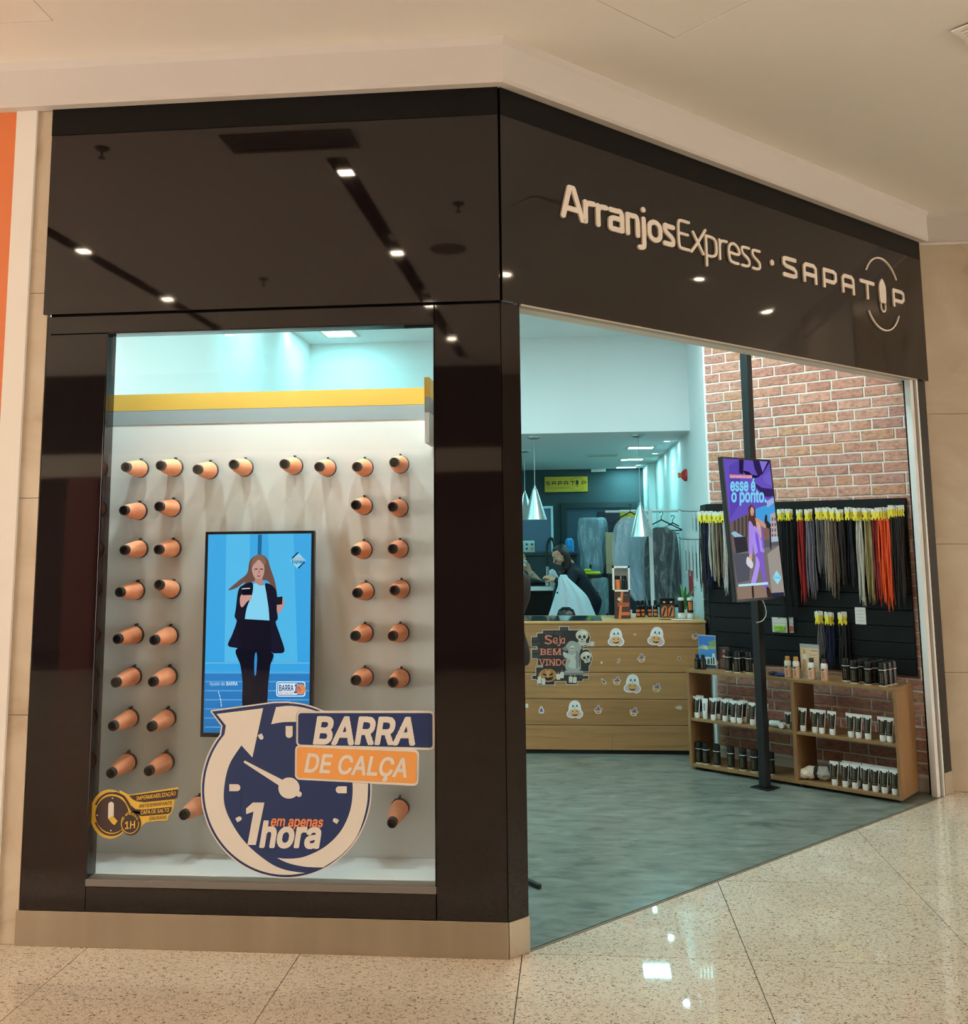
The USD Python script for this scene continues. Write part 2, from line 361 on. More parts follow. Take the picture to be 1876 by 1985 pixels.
# neighbours of the shop front
w = thing('wall_left', kind='structure')
for k in range(4): obj('marble_slab', span((-2.115, .002, k*.915+.001), (XL-.004, .03, min(3.6, (k+1)*.915-.001)), .001), marble, w)
obj('plaster', span((-2.212, -.012, 0), (-2.1155, .03, 3.62)), white_paint, w)
obj('orange_panel', span((-5, -.006, 0), (-2.213, .03, 3.612)), M('orange_paint', (222, 120, 62), rough=.45), w)
obj('plaster', span((-12, .0, 0), (-5, .03, 3.62)), white_paint, w)
w = thing('wall_right', kind='structure')
zs = [0, .74, 1.56, 2.42, 3.58]
for a, b in zip(zs, zs[1:]): obj('marble_slab', span((2.640, 2.669, a+.001), (4.4, 2.70, b-.001), .001), marble, w)
obj('plaster', cat(span((2.64, 2.666, 3.58), (14, 2.72, 3.8)), span((4.4, 2.66, 0), (14, 2.72, 3.8))), white_paint, w)
# opposite side of the corridor, seen only as a reflection
w = thing('wall_opposite', kind='structure')
obj('fascia', span((-12, -8.3, 2.75), (14, -8.2, 3.9)), black_matte, w)
obj('lit_band', span((-12, -8.28, 2.45), (14, -8.22, 2.75)), M('pale_band', (205, 196, 180), rough=.6), w)
obj('shop_recess', cat(span((-12, -10.6, 0), (14, -10.5, 2.75)), span((-12, -10.6, 2.7), (14, -8.3, 2.75)), span((-12, -10.6, -.02), (14, -8.2, 0))), M('dim_interior', (66, 44, 36), rough=.7), w)
for k in range(6): obj('pier', span((-10.5+k*4.2, -8.4, 0), (-10.1+k*4.2, -8.2, 2.45)), M('pier_red', (120, 46, 38), rough=.5), w)

# ------------------------------------------------------------------ the setting: shop
YS, YB, ZU, ZL, XLW, XRW = 4.50, 9.40, 3.385, 2.53, -2.065, 1.30
dark_wall = M('dark_grey_paint', (74, 86, 90), rough=.75, spec=.15)
obj('wall_left', span((XLW-.05, .08, 0), (XLW, YB, ZU)), shop_paint, kind='structure')
obj('wall_right', cat(span((XRW, 3.50, 0), (XRW+.05, 8.42, ZU)), span((XRW-.08, 8.42, 0), (XRW+.05, YB, ZL+.1))), shop_paint, kind='structure')
obj('wall_back', span((XLW, YB, 0), (XRW, YB+.05, ZL+.1)), dark_wall, kind='structure')
obj('ceiling', plate(Polygon([(XLW, .07), (-.02, .07), (2.52, 2.61), (1.31, 3.60), (1.31, YS+.05), (XLW, YS+.05)]), .05, z0=ZU), shop_paint, kind='structure')
obj('wall_bulkhead', span((XLW, YS, ZL), (XRW, YS+.08, ZU)), shop_paint, kind='structure')
obj('ceiling', span((XLW, YS+.08, ZL), (XRW, YB, ZL+.05)), shop_paint, kind='structure')
# brick wall: each brick its own piece
mortar = M('mortar', (228, 220, 208), rough=.9, spec=.1)
bw = thing('wall_brick', kind='structure')
obj('mortar_bed', kbox(-.0, 1.562, -.06, 0, 0, ZU), mortar, bw)
BRICKS = [M(f'brick_{k}', c, rough=.85, spec=.15, ramp=[(.3, tuple(np.array(c)*.80)), (.5, c), (.7, tuple(np.minimum(255, np.array(c)*1.10)))], scale=(28, 28, 50), detail=4, bump=.0012, bscale=(60, 60, 90)) for k, c in enumerate([(194, 141, 120), (186, 133, 114), (202, 151, 130), (188, 139, 124), (196, 145, 117)])]
CH, BLN, ZB0 = .0745, .222, .105
def brick_mesh(u0, u1, z0, z1):
    n = max(2, int((u1-u0)/.05)); us = np.linspace(u0, u1, n+1); a = lambda s: RNG.uniform(-.0022, .0022, n+1)*s
    o = .0055+RNG.uniform(-.0012, .0012)
    q = lambda b, zz, oo: [(u, oo, z) for u, z in zip(us, zz)]
    lo, hi = z0+a(1), z1+a(1)
    rows = [[(u, 0, z) for u, z in zip(us, lo)], [(u, o, z+.0035) for u, z in zip(us, lo)], [(u, o, z-.0035) for u, z in zip(us, hi)], [(u, 0, z) for u, z in zip(us, hi)]]
    for r in (1, 2): rows[r][0] = (us[0]+.003, rows[r][0][1], rows[r][0][2]); rows[r][-1] = (us[-1]-.003, rows[r][-1][1], rows[r][-1][2])
    V = np.array(rows).reshape(-1, 3); f = []
    k = n+1
    for r in range(3):
        for i in range(n): A = r*k+i; f += [(A, A+1, A+k+1), (A, A+k+1, A+k)]
    f += [(0, k, 2*k), (0, 2*k, 3*k), (n, 2*k+n, k+n), (n, 3*k+n, 2*k+n)]
    Wd = KO + V[:, :1]*KD + V[:, 1:2]*KN + V[:, 2:]*Z3
    return Wd, np.array(f)
PAN_U1, PAN_Z0, PAN_Z1 = 1.462, .715, 1.868
nb = 0
for row in range(0, 46):
    z0 = ZB0+row*CH; z1 = z0+CH-.0105
    if z0 > 3.3: break
    u = -.115*(row % 2) - RNG.uniform(0, .04)
    while u < 1.555:
        L = BLN*RNG.choice([1, 1, 1, 1, .78, .5] if row % 3 else [1, 1, .9, .62]); a, b = max(.003, u), min(1.555, u+L); u += L+.0105
        if b-a < .02 or (b < PAN_U1-.02 and z0 > PAN_Z0+.04 and z1 < PAN_Z1-.02): continue
        v, f = brick_mesh(a, b, z0, z1); obj('brick', (v, f), BRICKS[int(RNG.integers(5))], bw); nb += 1
obj('baseboard_brick', kbox(0, 1.555, 0, .014, 0, .085, .002), M('baseboard_stone', (190, 176, 156), rough=.5), kind='structure')

# unseen backing walls added to stop light leaking through the gaps
masonry = M('masonry', (150, 140, 128), rough=.9)
obj('wall_masonry', span((-12, .032, 0), (-2.12, .30, 3.9)), masonry, kind='structure')
obj('wall_masonry', span((-2.12, .032, 0), (-2.07, .30, 3.9)), masonry, kind='structure')
obj('wall_masonry', span((2.715, 2.725, 0), (14, 3.0, 3.9)), masonry, kind='structure')
obj('wall_masonry', plate(Polygon([(2.54, 2.72), (2.615, 2.685), (2.64, 2.705), (2.72, 2.73), (2.72, 3.0), (2.6, 3.0)]), 3.9), masonry, kind='structure')
obj('wall_column', span((9, -1.8, 0), (9.6, 1.8, 3.8)), M('column_brown', (120, 104, 90), rough=.6), kind='structure')  # unseen block added so the pillar side mirrors something dark
# ------------------------------------------------------------------ lamps (each builder carries its own light)
mall_lens = M('mall_lamp', (255, 226, 190), emit=K_SPOT*10)
shop_lens = M('shop_lamp', tuple(255*np.array([.74, .985, 1.0])), emit=K_LED)
front_lens = M('front_lamp', tuple(255*np.array([.90, .98, 1.0])), emit=K_FRONT)
black_metal = M('black_metal', (22, 22, 24), rough=.4)
def slot_spot():
    t = thing('recessed_spotlight', 'small square spotlight in the dark ceiling slot', 'spotlight', group='spotlights in the corridor ceiling slots')
    obj('housing', cat(*[box((sx*.047, 0, 0), (.006, .10, .05)) for sx in (-1, 1)], *[box((0, sy*.047, 0), (.10, .006, .05)) for sy in (-1, 1)]), black_metal, t)
    obj('lens', box((0, 0, -.021), (.084, .084, .006)), mall_lens, t)
    return t
first = None
SLN = {-1.02: 'slot straight out from the display window', -3.35: 'leftmost slot', 1.31: 'slot out from the black corner', 5.8: 'far right slot'}
NTH = ['nearest to', 'second from', 'third from', 'furthest from']
for x, a, b in SLOTS:
    ys = {-1.02: [-1.47, -3.16, -4.85, -6.5], -3.35: [-2.81, -4.35, -5.9], 1.31: [-2.0, -3.7, -5.4, -7.0], 5.8: [-2.8, -4.6, -6.4]}[x]
    for iy, y in enumerate(ys):
        lab = f'ceiling spotlight in the {SLN[x]}, {NTH[iy]} the shop'; m = np.eye(4); m[:3, 3] = (x, y, ZC+.026)
        if first is None:
            first = slot_spot(); first.SetCustomDataByKey('label', lab); first.GetAttribute('xformOp:transform').Set(Gf.Matrix4d(*m.T.ravel()))
        else: copy_of(first, label=lab, matrix=m)
dl = None
for x, y, lab in ((3.87, -.25, 'first round corridor downlight right of the shop entrance'), (4.22, 1.37, 'round corridor downlight near the right marble wall'), (5.56, 2.2, 'round corridor downlight further along the right wall'), (7.5, .3, 'round corridor downlight before the added brown block'), (8.5, -3, 'round corridor downlight across from the added brown block')):
    if lab is None: continue
    if dl is None:
        dl = thing('recessed_downlight', lab, 'downlight', (x, y, ZC), group='round corridor downlights')
        obj('ring', lathe([(.045, -.004), (.06, -.004), (.06, 0), (.045, 0), (.045, -.004)], 20), white_paint, dl)
        obj('lens', lathe([(0, -.002), (.044, -.002), (.044, 0), (0, 0)], 20), mall_lens, dl)
    else: copy_of(dl, (x, y, ZC), label=lab)
# things of the corridor ceiling that the black cladding mirrors
sp = None
for x, y, lab in ((-2.27, -.93, 'red-brown sprinkler head at the left near the shop front'), (-.42, -2.08, 'red-brown sprinkler head beside the round ceiling speaker'), (-2.26, -3.75, 'red-brown sprinkler head between the two left ceiling slots'), (1.6, -2.4, 'red-brown sprinkler head out from the slanted entrance')):
    if sp is None:
        sp = thing('sprinkler', lab, 'sprinkler', (x, y, ZC), group='ceiling sprinklers')
        obj('escutcheon', lathe([(0, -.012), (.03, -.012), (.042, 0), (0, 0)], 16), M('sprinkler_red', (60, 34, 30), rough=.5), sp)
        obj('nozzle', lathe([(0, -.06), (.018, -.06), (.018, -.055), (.006, -.05), (.008, -.01), (0, -.01)], 12), MATS['sprinkler_red'], sp)
    else: copy_of(sp, (x, y, ZC), label=lab)
t = thing('ceiling_speaker', 'round grey speaker grille in the corridor ceiling', 'speaker', (-.615, -3.08, ZC))
obj('grille', lathe([(0, -.004), (.14, -.004), (.14, 0), (0, 0)], 28), M('speaker_grey', (120, 108, 98), rough=.7), t)
t = thing('air_diffuser', 'long grey slot air diffuser in the corridor ceiling', 'air vent', (-1.21, -.96, ZC))
obj('frame', plate(sbox(-.36, -.13, .36, .13).difference(sbox(-.33, -.10, .33, .10)), .012, z0=-.006), M('vent_grey', (92, 90, 84), rough=.6), t)
for k in range(5): obj('slat', box((0, -.08+.04*k, .01), (.66, .028, .004)), MATS['vent_grey'], t)
c0 = np.r_[v0, ZC]; fv = frame(c0, np.r_[e2, 0], -np.r_[e1, 0])
t = thing('perforated_vent', 'white perforated vent cover in the top right of the ceiling', 'air vent')
holes = unary_union([LineString([(.03+.045*i, -.035-.028*j), (.055+.045*i, -.035-.028*j)]).buffer(.0055) for i in range(12) for j in range(12)])
fv2 = frame(c0-Z3*.008, np.r_[e2, 0], np.r_[e1, 0])
cover = sbox(0, 0, .6, .4).difference(affinity.scale(holes, 1, -1, origin=(0, 0)))
obj('cover', plate(cover, .006, fv2, z0=-.006), mall_paint, t)
obj('backing', plate(sbox(.005, .005, .595, .395), .002, fv2, z0=.0015), M('vent_holes', (120, 108, 92), rough=.8), t)
# shop ceiling lights
shop_cyan = M('shop_lamp_cyan', tuple(255*np.array([.60, .985, 1.0])), emit=K_LED*.76)
def led(x, y, z, label, size=.25, mat=shop_lens, group='LED ceiling panels'):
    global led0
    if led0 is None:
        led0 = thing('ceiling_light', label, 'ceiling light', (x, y, z), group=None)
        obj('frame', plate(sbox(-.15, -.15, .15, .15).difference(sbox(-.125, -.125, .125, .125)), .008, z0=-.008), white_paint, led0)
        obj('diffuser', box((0, 0, -.004), (.25, .25, .006)), shop_cyan, led0)
        return led0
    return copy_of(led0, (x, y, z), label=label)
led0 = None
led(-1.69, 4.05, ZU, 'square LED panel lit in the ceiling above the display window')
for x, y, w in ((.98, 6.09, 'nearest to the counter'), (.98, 7.71, 'in the middle of the three'), (.98, 9.1, 'furthest back by the dark wall')):
    led(x, y, ZL, 'square LED panel in the low back ceiling, ' + w)
for x, y, w in ((-.9, 6.1, 'nearer'), (-.9, 7.7, 'further')): copy_of(led0, (x, y, ZL), label=f'square LED panel in the back ceiling behind the black pillar, {w} one', group='hidden back ceiling panels')
for x, y, w in ((-1.69, 2.7, 'by the left wall'), (-1.2, 1.3, 'closest to the display window'), (-.35, 2.9, 'near the middle'), (.35, 2.2, 'behind the black corner')): copy_of(led0, (x, y, ZU), label=f'square LED panel in the front ceiling hidden by the fascia, {w}', group='hidden front ceiling panels')
fl = None
for x, y, w in ((.75, 1.5, 'middle of the entrance'), (1.5, 2.2, 'nearest to the shelf unit'), (1.0, 2.9, 'nearest to the counter'), (.2, 1.0, 'nearest to the pillar')):
    if fl is None:
        fl = thing('ceiling_light', 'neutral square ceiling panel over the entrance behind the fascia, '+w, 'ceiling light', (x, y, ZU), group='hidden entrance ceiling panels')
        obj('frame', plate(sbox(-.15, -.15, .15, .15).difference(sbox(-.125, -.125, .125, .125)), .008, z0=-.008), white_paint, fl)
        obj('diffuser', box((0, 0, -.004), (.25, .25, .006)), front_lens, fl)
    else: copy_of(fl, (x, y, ZU), label='neutral square ceiling panel over the entrance behind the fascia, '+w)
ws = None
for x, y, z, w in ((1.19, 5.45, ZL, 'right white wall, nearest the counter'), (1.19, 6.9, ZL, 'right white wall, further back'), (-1.96, 3.78, ZU, 'left white wall above the display window'), (1.12, 8.75, ZL, 'far right corner by the dark wall')):
    if ws is None:
        ws = thing('wall_washer', 'small round spotlight that washes the '+w, 'downlight', (x, y, z), group='wall-washing spotlights')
        obj('ring', lathe([(.03, -.004), (.042, -.004), (.042, 0), (.03, 0), (.03, -.004)], 20), white_paint, ws)
        obj('lens', lathe([(0, -.002), (.03, -.002), (.03, 0), (0, 0)], 20), M('washer_lamp', tuple(255*np.array([.74, .985, 1.0])), emit=K_WASH), ws)
    else: copy_of(ws, (x, y, z), label='small round spotlight that washes the '+w)
# ------------------------------------------------------------------ display window
def glass_mat():
    n = {"t": ("transparent_bsdf", {"color": (.965, .985, .98)}), "g": ("glossy_bsdf", {"roughness": .0, "color": (1, 1, 1)}), "f": ("fresnel", {"IOR": 1.5}), "geo": ("geometry", {}),
         "inv": ("math", {"math_type": "subtract", "value1": 1.0}), "mul": ("math", {"math_type": "multiply"}), "x": ("mix_closure", {})}
    return usdkit.material(stage, '/World/Looks/window_glass', n, [("geo.backfacing", "inv.value2"), ("f.fac", "mul.value1"), ("inv.value", "mul.value2"), ("mul.value", "x.fac"), ("t.BSDF", "x.closure1"), ("g.BSDF", "x.closure2")], surface="x.closure")
glass = glass_mat()
GY = .022
obj('window_1', span((XW0+.0045, GY, ZW0+.0005), (XW1-.0045, GY+.006, ZW1-.0045)), glass, kind='structure')
DY = .35
panel_white = M('display_white', (226, 226, 222), rough=.55, spec=.25)
yellow = M('stripe_yellow', (218, 172, 74), rough=.5); grey = M('stripe_grey', (150, 158, 160), rough=.55)
t = thing('display_backboard', 'white window backboard with a yellow and a grey stripe along its top', 'display panel', (0, 0, 0))
obj('board', span((-2.06, DY, .0), (-.16, DY+.02, 2.328)), panel_white, t)
obj('yellow_stripe', span((-2.06, DY-.003, 2.250), (-.16, DY-.0002, 2.328)), yellow, t)
obj('grey_stripe', span((-2.06, DY-.0025, 2.183), (-.16, DY-.0002, 2.250)), grey, t)
t = thing('display_plinth', 'white ledge along the foot of the display window', 'ledge')
obj('ledge', span((-2.02, .078, .001), (-.30, DY-.004, .262), .003), panel_white, t)
zt, zy, zg, zb_ = [atY(835, y, .15)[2] for y in (731, 769, 799, 858)]
t = thing('partition_board', 'short white board with yellow and grey stripes at the right end of the display', 'board')
xb = atY(832, 800, .15)[0]
obj('board', span((xb-.02, .15, zb_), (xb, .345, zg)), panel_white, t)
obj('yellow_stripe', span((xb-.022, .149, zy), (xb+.001, .3465, zt)), yellow, t)
obj('grey_stripe', span((xb-.021, .1495, zg), (xb+.0005, .346, zy)), grey, t)
# thread cones on pegs
orange_thread = M('orange_thread', (255, 170, 126), rough=.75, var=1., col2=(250, 160, 116), scale=(30, 30, 30), bump=.0004, bscale=(40, 40, 420))
cone_grey = M('cone_tube_grey', (46, 43, 43), rough=.5)
peg_white = M('peg_clip', (200, 200, 196), rough=.5)
CONES = [('first', [((273,909),(246.7,905.7)),((339.6,907),(313.8,902.7)),((407.5,912),(385,910)),((475,907),(454.6,900.8)),((571,903.5),(552.7,899.7)),((635.4,907),(620,905)),((707,906.4),(693,905)),((776,900.5),(765,896.7))]),
 ('second', [((270,991),(243,989.5)),((335.4,985),(311,982)),((705.8,981),(691,979)),((774.7,985),(762,982.6))]),
 ('third', [((271.7,1064),(244,1066)),((335.4,1063),(310,1065)),((705,1066),(690.5,1067.6)),((775,1064),(762,1064))]),
 ('fourth', [((266,1145),(235,1147.6)),((334.6,1143.5),(310,1134)),((709,1146),(693.5,1149)),((778,1141.6),(765.5,1144))]),
 ('fifth', [((264,1230),(230.6,1238)),((330.6,1231),(301.5,1240)),((707,1227),(689.7,1232)),((775.8,1226.6),(762.4,1232))]),
 ('sixth', [((260,1310),(227,1322)),((328.6,1309.6),(299,1320.5)),((707,1312),(690.4,1318)),((777.7,1314),(762.4,1322))]),
 ('seventh', [((254,1391),(221.7,1406)),((325.7,1391),(296.3,1407))]),
 ('eighth', [((250,1475.7),(218,1497)),((322.5,1475.7),(291,1493))]),
 ('ninth', [((387,1560),(359,1577.7)),((775.7,1564.6),(761,1593))])]
where4 = ['leftmost column', 'second column from the left', 'second column from the right', 'rightmost column']
cone0 = None
for rn, row in CONES:
    for i, (b, tip) in enumerate(row):
        P0 = atY(b[0], b[1], DY-.019); P1 = atY(tip[0], tip[1], DY-.14)
        ax = P1-P0; ax /= np.linalg.norm(ax); m = frame(P0, np.cross(Z3, ax), np.cross(ax, np.cross(Z3, ax)))
        if rn == 'first': lab = f"orange thread cone in the top row of the window, {['leftmost','second from left','third from left','fourth from left','fifth from left','third from right','second from right','rightmost'][i]}"
        elif rn == 'ninth': lab = ('orange thread cone half hidden by the left edge of the blue clock sticker', 'orange thread cone below the orange banner, right of the clock sticker')[i]
        elif rn in ('seventh', 'eighth'): lab = f"orange thread cone in the {rn} row down, {('outer', 'inner')[i]} one at left of the screen"
        else: lab = f"orange thread cone in the {rn} row down, {where4[i]}"
        m = m@np.diag([1.14, 1.14, 1.12, 1])
        if cone0 is None:
            cone0 = thing('thread_cone', lab, 'thread cone', group='orange thread cones on the window panel', matrix=m)
            obj('thread', lathe([(0, .004), (.031, .004), (.0345, .010), (.035, .018), (.033, .035), (.0285, .070), (.0235, .096), (.021, .1045), (.0185, .1075), (0, .1075)], 28), orange_thread, cone0, smooth=40)
            obj('cone_tube', lathe([(.0195, .09), (.0192, .120), (.0182, .125), (.0145, .1255), (.0142, .111), (.0001, .111), (.0001, .09)], 24), cone_grey, cone0, smooth=35)
            obj('cone_foot', lathe([(.0001, -.006), (.033, -.006), (.0365, -.002), (.0365, .004), (.0001, .004)], 24), M('cone_foot_grey', (78, 72, 68), rough=.5), cone0)
            obj('peg', cat(tube([(0, 0, -.0135), (0, 0, .10)], .004), box((0, .037, -.002), (.005, .012, .018))), cone_grey, cone0)
        else: copy_of(cone0, label=lab, matrix=m)
# ---- window screen
SY = .25
c = [atY(*q, SY) for q in ((398, 1031), (609, 1029), (607, 1370), (391, 1428))]
sx0, sx1, sz1, sz0 = -1.366, -.866, 1.678, .783
t = thing('window_screen', 'tall black screen in the window showing a walking woman in a dark suit on blue', 'screen')
obj('casing', cat(span((sx0, SY, sz0), (sx1, SY+.03, sz1), .004), span((sx0+.03, SY+.03, sz0+.05), (sx1-.012, SY+.075, sz1-.05), .012)), M('tv_black', (20, 20, 22), rough=.3), t)
obj('bezel', plate(sbox(sx0, sz0, sx1, sz1).difference(sbox(sx0+.012, sz0+.018, sx1-.012, sz1-.012)), .004, FA(SY-.0001)), MATS['tv_black'], t)
obj('vent_slots', cat(*[box((sx1-.0115, SY+.052, sz0+.25+.02*k), (.003, .028, .008)) for k in range(24)]), M('tv_vent', (8, 8, 8), rough=.6), t)
obj('wall_mount', span((sx0+.15, SY+.075, 1.05), (sx1-.15, DY-.001, 1.4)), black_metal, t)
def cropmap(ox, oy, s, fn):
    """Maps drawing coordinates of a detail to the plane's own coordinates."""
    def f(g):
        def tr(x, y):
            r = np.array([fn(ox+s*a, oy+s*b) for a, b in zip(np.atleast_1d(x), np.atleast_1d(y))]); return r[:, 0], r[:, 1]
        return shapely.transform(g, lambda a: np.c_[tr(a[:, 0], a[:, 1])])
    return f
fa = lambda yv: (lambda x, y: atY(x, y, yv)[[0, 2]])
P = lambda *p: Polygon(p)
SM = lambda *p: Polygon(spline(p, 6, True))
T = cropmap(370, 1000, .3828, fa(SY))
scr = sbox(sx0+.012, sz0+.018, sx1-.012, sz1-.012)
skyb = []
for i in range(26):
    a, b = sz1-.012-(i)*.034, sz1-.012-(i+1)*.034
    k = i/25; c1 = (np.array((70, 176, 238))*(1-k)+np.array((58, 170, 240))*k) if k < .72 else np.array((40, 130, 205))*(1-(k-.72)*.7)+np.array((10, 40, 60))*(k-.72)
    skyb.append((sbox(sx0+.012, b-.001, sx1-.012, a).intersection(scr), tuple(c1)))
L = skyb + [(T(g).intersection(scr), c) for g, c in [
 (P((180,90),(300,90),(290,740),(170,740)), (92, 196, 246)), (P((390,90),(520,90),(540,740),(420,740)), (86, 192, 244)), (P((340,95),(360,95),(356,230),(338,230)), (34, 110, 160)),
 (P((70,742),(606,742),(606,748),(70,748)), (120, 190, 235)),
 *[(P((70,790+k*46),(606,790+k*46),(606,796+k*46),(70,796+k*46)), (92, 170, 225)) for k in range(7)],
 (SM((345,195),(300,225),(285,290),(240,330),(190,375),(230,365),(275,335),(250,375),(300,340),(330,330),(390,330),(420,390),(436,400),(425,330),(405,270),(385,215)), (118, 84, 74)),
 (SM((335,225),(310,262),(316,300),(336,330),(352,330),(368,300),(372,262),(360,230)), (206, 160, 150)), (P((326,318),(362,318),(372,360),(318,360)), (190, 140, 130)),
 (SM((345,196),(318,212),(306,250),(320,245),(345,222),(372,250),(380,230),(368,206)), (140, 104, 88)),
 (P((322,268),(338,266),(338,271),(322,273)), (80, 50, 48)), (P((350,266),(366,268),(366,273),(350,271)), (80, 50, 48)), (P((334,302),(354,302),(350,308),(338,308)), (160, 70, 72)), (P((342,272),(348,272),(352,292),(340,292)), (186, 136, 126)),
 (SM((318,345),(290,420),(268,520),(280,536),(340,534),(400,536),(392,450),(380,360),(350,352)), (140, 220, 252)),
 (SM((310,338),(262,352),(240,380),(228,470),(222,510),(232,535),(210,600),(188,655),(230,668),(262,672),(270,560),(282,470),(312,390)), (24, 24, 44)),
 (SM((378,342),(420,360),(436,400),(436,470),(440,520),(430,540),(450,600),(474,682),(440,695),(405,680),(400,560),(394,470),(384,400)), (26, 26, 46)),
 (P((232,520),(400,530),(405,560),(408,690),(262,676),(240,600)), (22, 20, 36)),
 (SM((235,672),(252,760),(262,850),(262,960),(300,1040),(352,1040),(384,960),(392,850),(402,760),(408,690)), (20, 20, 34)), (SM((322,720),(330,690),(336,720),(330,800),(322,800)), (60, 150, 215)),
 (SM((250,410),(268,392),(300,395),(308,420),(288,432),(262,462),(250,450)), (214, 160, 150)), (P((256,362),(304,360),(306,400),(262,402)), (14, 16, 28)), (P((258,366),(300,364),(300,370),(258,372)), (200, 210, 220)),
 (SM((438,425),(452,415),(472,425),(470,455),(450,490),(436,485)), (206, 152, 144)), (P((430,412),(464,408),(462,448),(436,450)), (30, 28, 36)),
 (P((542,184),(582,226),(542,270),(504,228)), (150, 220, 246)), (P((510,212),(542,182),(546,188),(514,218)), (16, 60, 110)), (P((576,236),(546,268),(540,264),(572,232)), (16, 60, 110)),
 (rr(432, 838, 580, 915, 14), (235, 246, 252)), (rr(437, 843, 575, 910, 11), (40, 140, 215)), (rr(441, 847, 540, 906, 8), (224, 240, 250)), (Point(555, 878).buffer(26), (236, 140, 90))]]
Tx = lambda s, a, b, h, **k: T(affinity.scale(fit(text(s, **k), (a[0], -a[1]), (b[0], -b[1]), h), 1, -1, origin=(0, 0)))
L += [(Tx('Express', (513,240), (578,240), 17, bold=True), (24, 90, 150)), (Tx('Arranjos', (520,222), (570,222), 11), (230, 130, 90)), (Tx('BARRA', (447,886), (520,886), 30, bold=True), (24, 60, 130)), (Tx('DE CALÇA', (447,902), (518,902), 10, bold=True), (230, 130, 90)),
      (Tx('1', (522,896), (538,896), 44, bold=True, shear=.2), (24, 60, 130)), (Tx('h', (542,888), (554,888), 26), (24, 60, 130)), (Tx('Ajuste de', (95,858), (172,858), 17), (196, 230, 250)), (Tx('BARRA', (180,858), (237,858), 18, bold=True), (220, 240, 252))]
L += [(T(LineString([(140+14*math.sin(k*.35), 890+k*16), (140+14*math.sin(k*.35+.2), 900+k*16)]).buffer(2)), (210, 235, 250)) for k in range(5)]
art('screen_picture', [(g.intersection(scr), c) for g, c in L], FA(SY), t, .0015, emit=.95)
# ---- clock sticker on the glass
white_vinyl = M('sticker_white', (226, 216, 202), rough=.5); navy = M('sticker_navy', (34, 52, 98), rough=.5); orange_v = M('sticker_orange', (240, 162, 84), rough=.5); orange_t = M('sticker_orange_text', (238, 140, 84), rough=.5)
G = cropmap(380, 1340, .25053, fa(GY))
FG = FA(GY)
def flip(g): return affinity.scale(g, 1, -1, origin=(0, 0))
def Gt(s, a, b, h, **k): return G(flip(fit(text(s, **k), (a[0], -a[1]), (b[0], -b[1]), h)))
st = thing('window_sticker', 'large white and navy clock sticker with a circling arrow on the window glass', 'sticker')
ell = affinity.scale(Point(0, 0).buffer(1, 64), 650, 672); ell = affinity.translate(ell, 697, 765)
base = unary_union([ell, P((124,156),(600,92),(720,90),(720,400),(300,620),(160,560),(206,265))])
ban1 = Polygon([(792,168),(1826,168),(1828,436),(790,412)]).buffer(-24).buffer(24); ban2 = Polygon([(782,430),(1708,470),(1702,714),(780,668)]).buffer(-24).buffer(24)
back = unary_union([base.buffer(11), ban1.buffer(18), ban2.buffer(18)])
lay = 0.0006
def stick(name, g, mat, k, parent=st): return obj(name, plate(g, lay, FG, z0=.0002+lay*1.2*k), mat, parent)
stick('backing', G(back), white_vinyl, 0)
cut = unary_union([ban1.buffer(16), ban2.buffer(16)])
stick('clock_dial', G(base.difference(cut)), navy, 1)
outer = lambda a0, a1, n=40: [(697+633*math.cos(a), 765+655*math.sin(a)) for a in np.linspace(a0, a1, n)]
arrowL = Polygon([(160,175),(520,130),(437,512),(352,418)] + list(spline([(352,418),(262,560),(222,720),(222,880),(290,1040),(400,1188),(560,1320),(690,1380),(846,1405)], 8))[1:] + outer(1.33, 3.86)[1:] + [(232,265)])
arrowR = Polygon(list(spline([(620,122),(730,112),(860,132),(1010,180),(1120,240)], 6)) + list(spline([(1330,560),(1332,720),(1318,900),(1250,1110),(1130,1260),(985,1362)], 8)) + list(spline([(985,1362),(850,1357),(720,1330),(625,1288)], 6))[1:] + list(spline([(625,1288),(730,1294),(850,1275),(1000,1200),(1120,1080),(1190,930),(1212,780),(1206,640)], 8))[1:] + [(1000, 300)] + list(spline([(790,236),(680,238),(582,254)], 6)))
stick('arrow', G(arrowL.buffer(0)), white_vinyl, 2); 
for q in polys(arrowR.buffer(0).difference(cut.buffer(1))): stick('arrow', G(q), white_vinyl, 2)
def bullet(x, y, w, h, ang): return affinity.translate(affinity.rotate(unary_union([sbox(-w/2, -h/2, w/2, h/2-w/2), Point(0, h/2-w/2).buffer(w/2)]), ang, origin=(0, 0)), x, y)
for b_ in (bullet(721, 314, 54, 92, 0), bullet(503, 352, 34, 44, -28), bullet(301, 745, 54, 86, -90), bullet(1124, 761, 54, 86, 90), bullet(332, 987, 34, 44, -118), bullet(1080, 1000, 34, 44, 120)): stick('hour_mark', G(b_), white_vinyl, 2)
stick('clock_hand', G(unary_union([LineString([(380,546),(720,748)]).buffer(10), P((372,552),(388,540),(700,700),(660,740)), Point(720, 748).buffer(82), Point(797, 795).buffer(22)])), white_vinyl, 2)
stick('lettering', G(unary_union([P((388,906),(440,860),(530,860),(463,1188),(398,1188),(446,930),(388,950)), affinity.translate(flip(fit(text('hora', bold=True, grow=.035, shear=.17), (490, -1196), (968, -1204), 190)), 0, 0)])), white_vinyl, 2)
stick('lettering', Gt('em apenas', (578,1040), (984,1048), 74, bold=True, grow=.01, shear=.2), orange_t, 2)
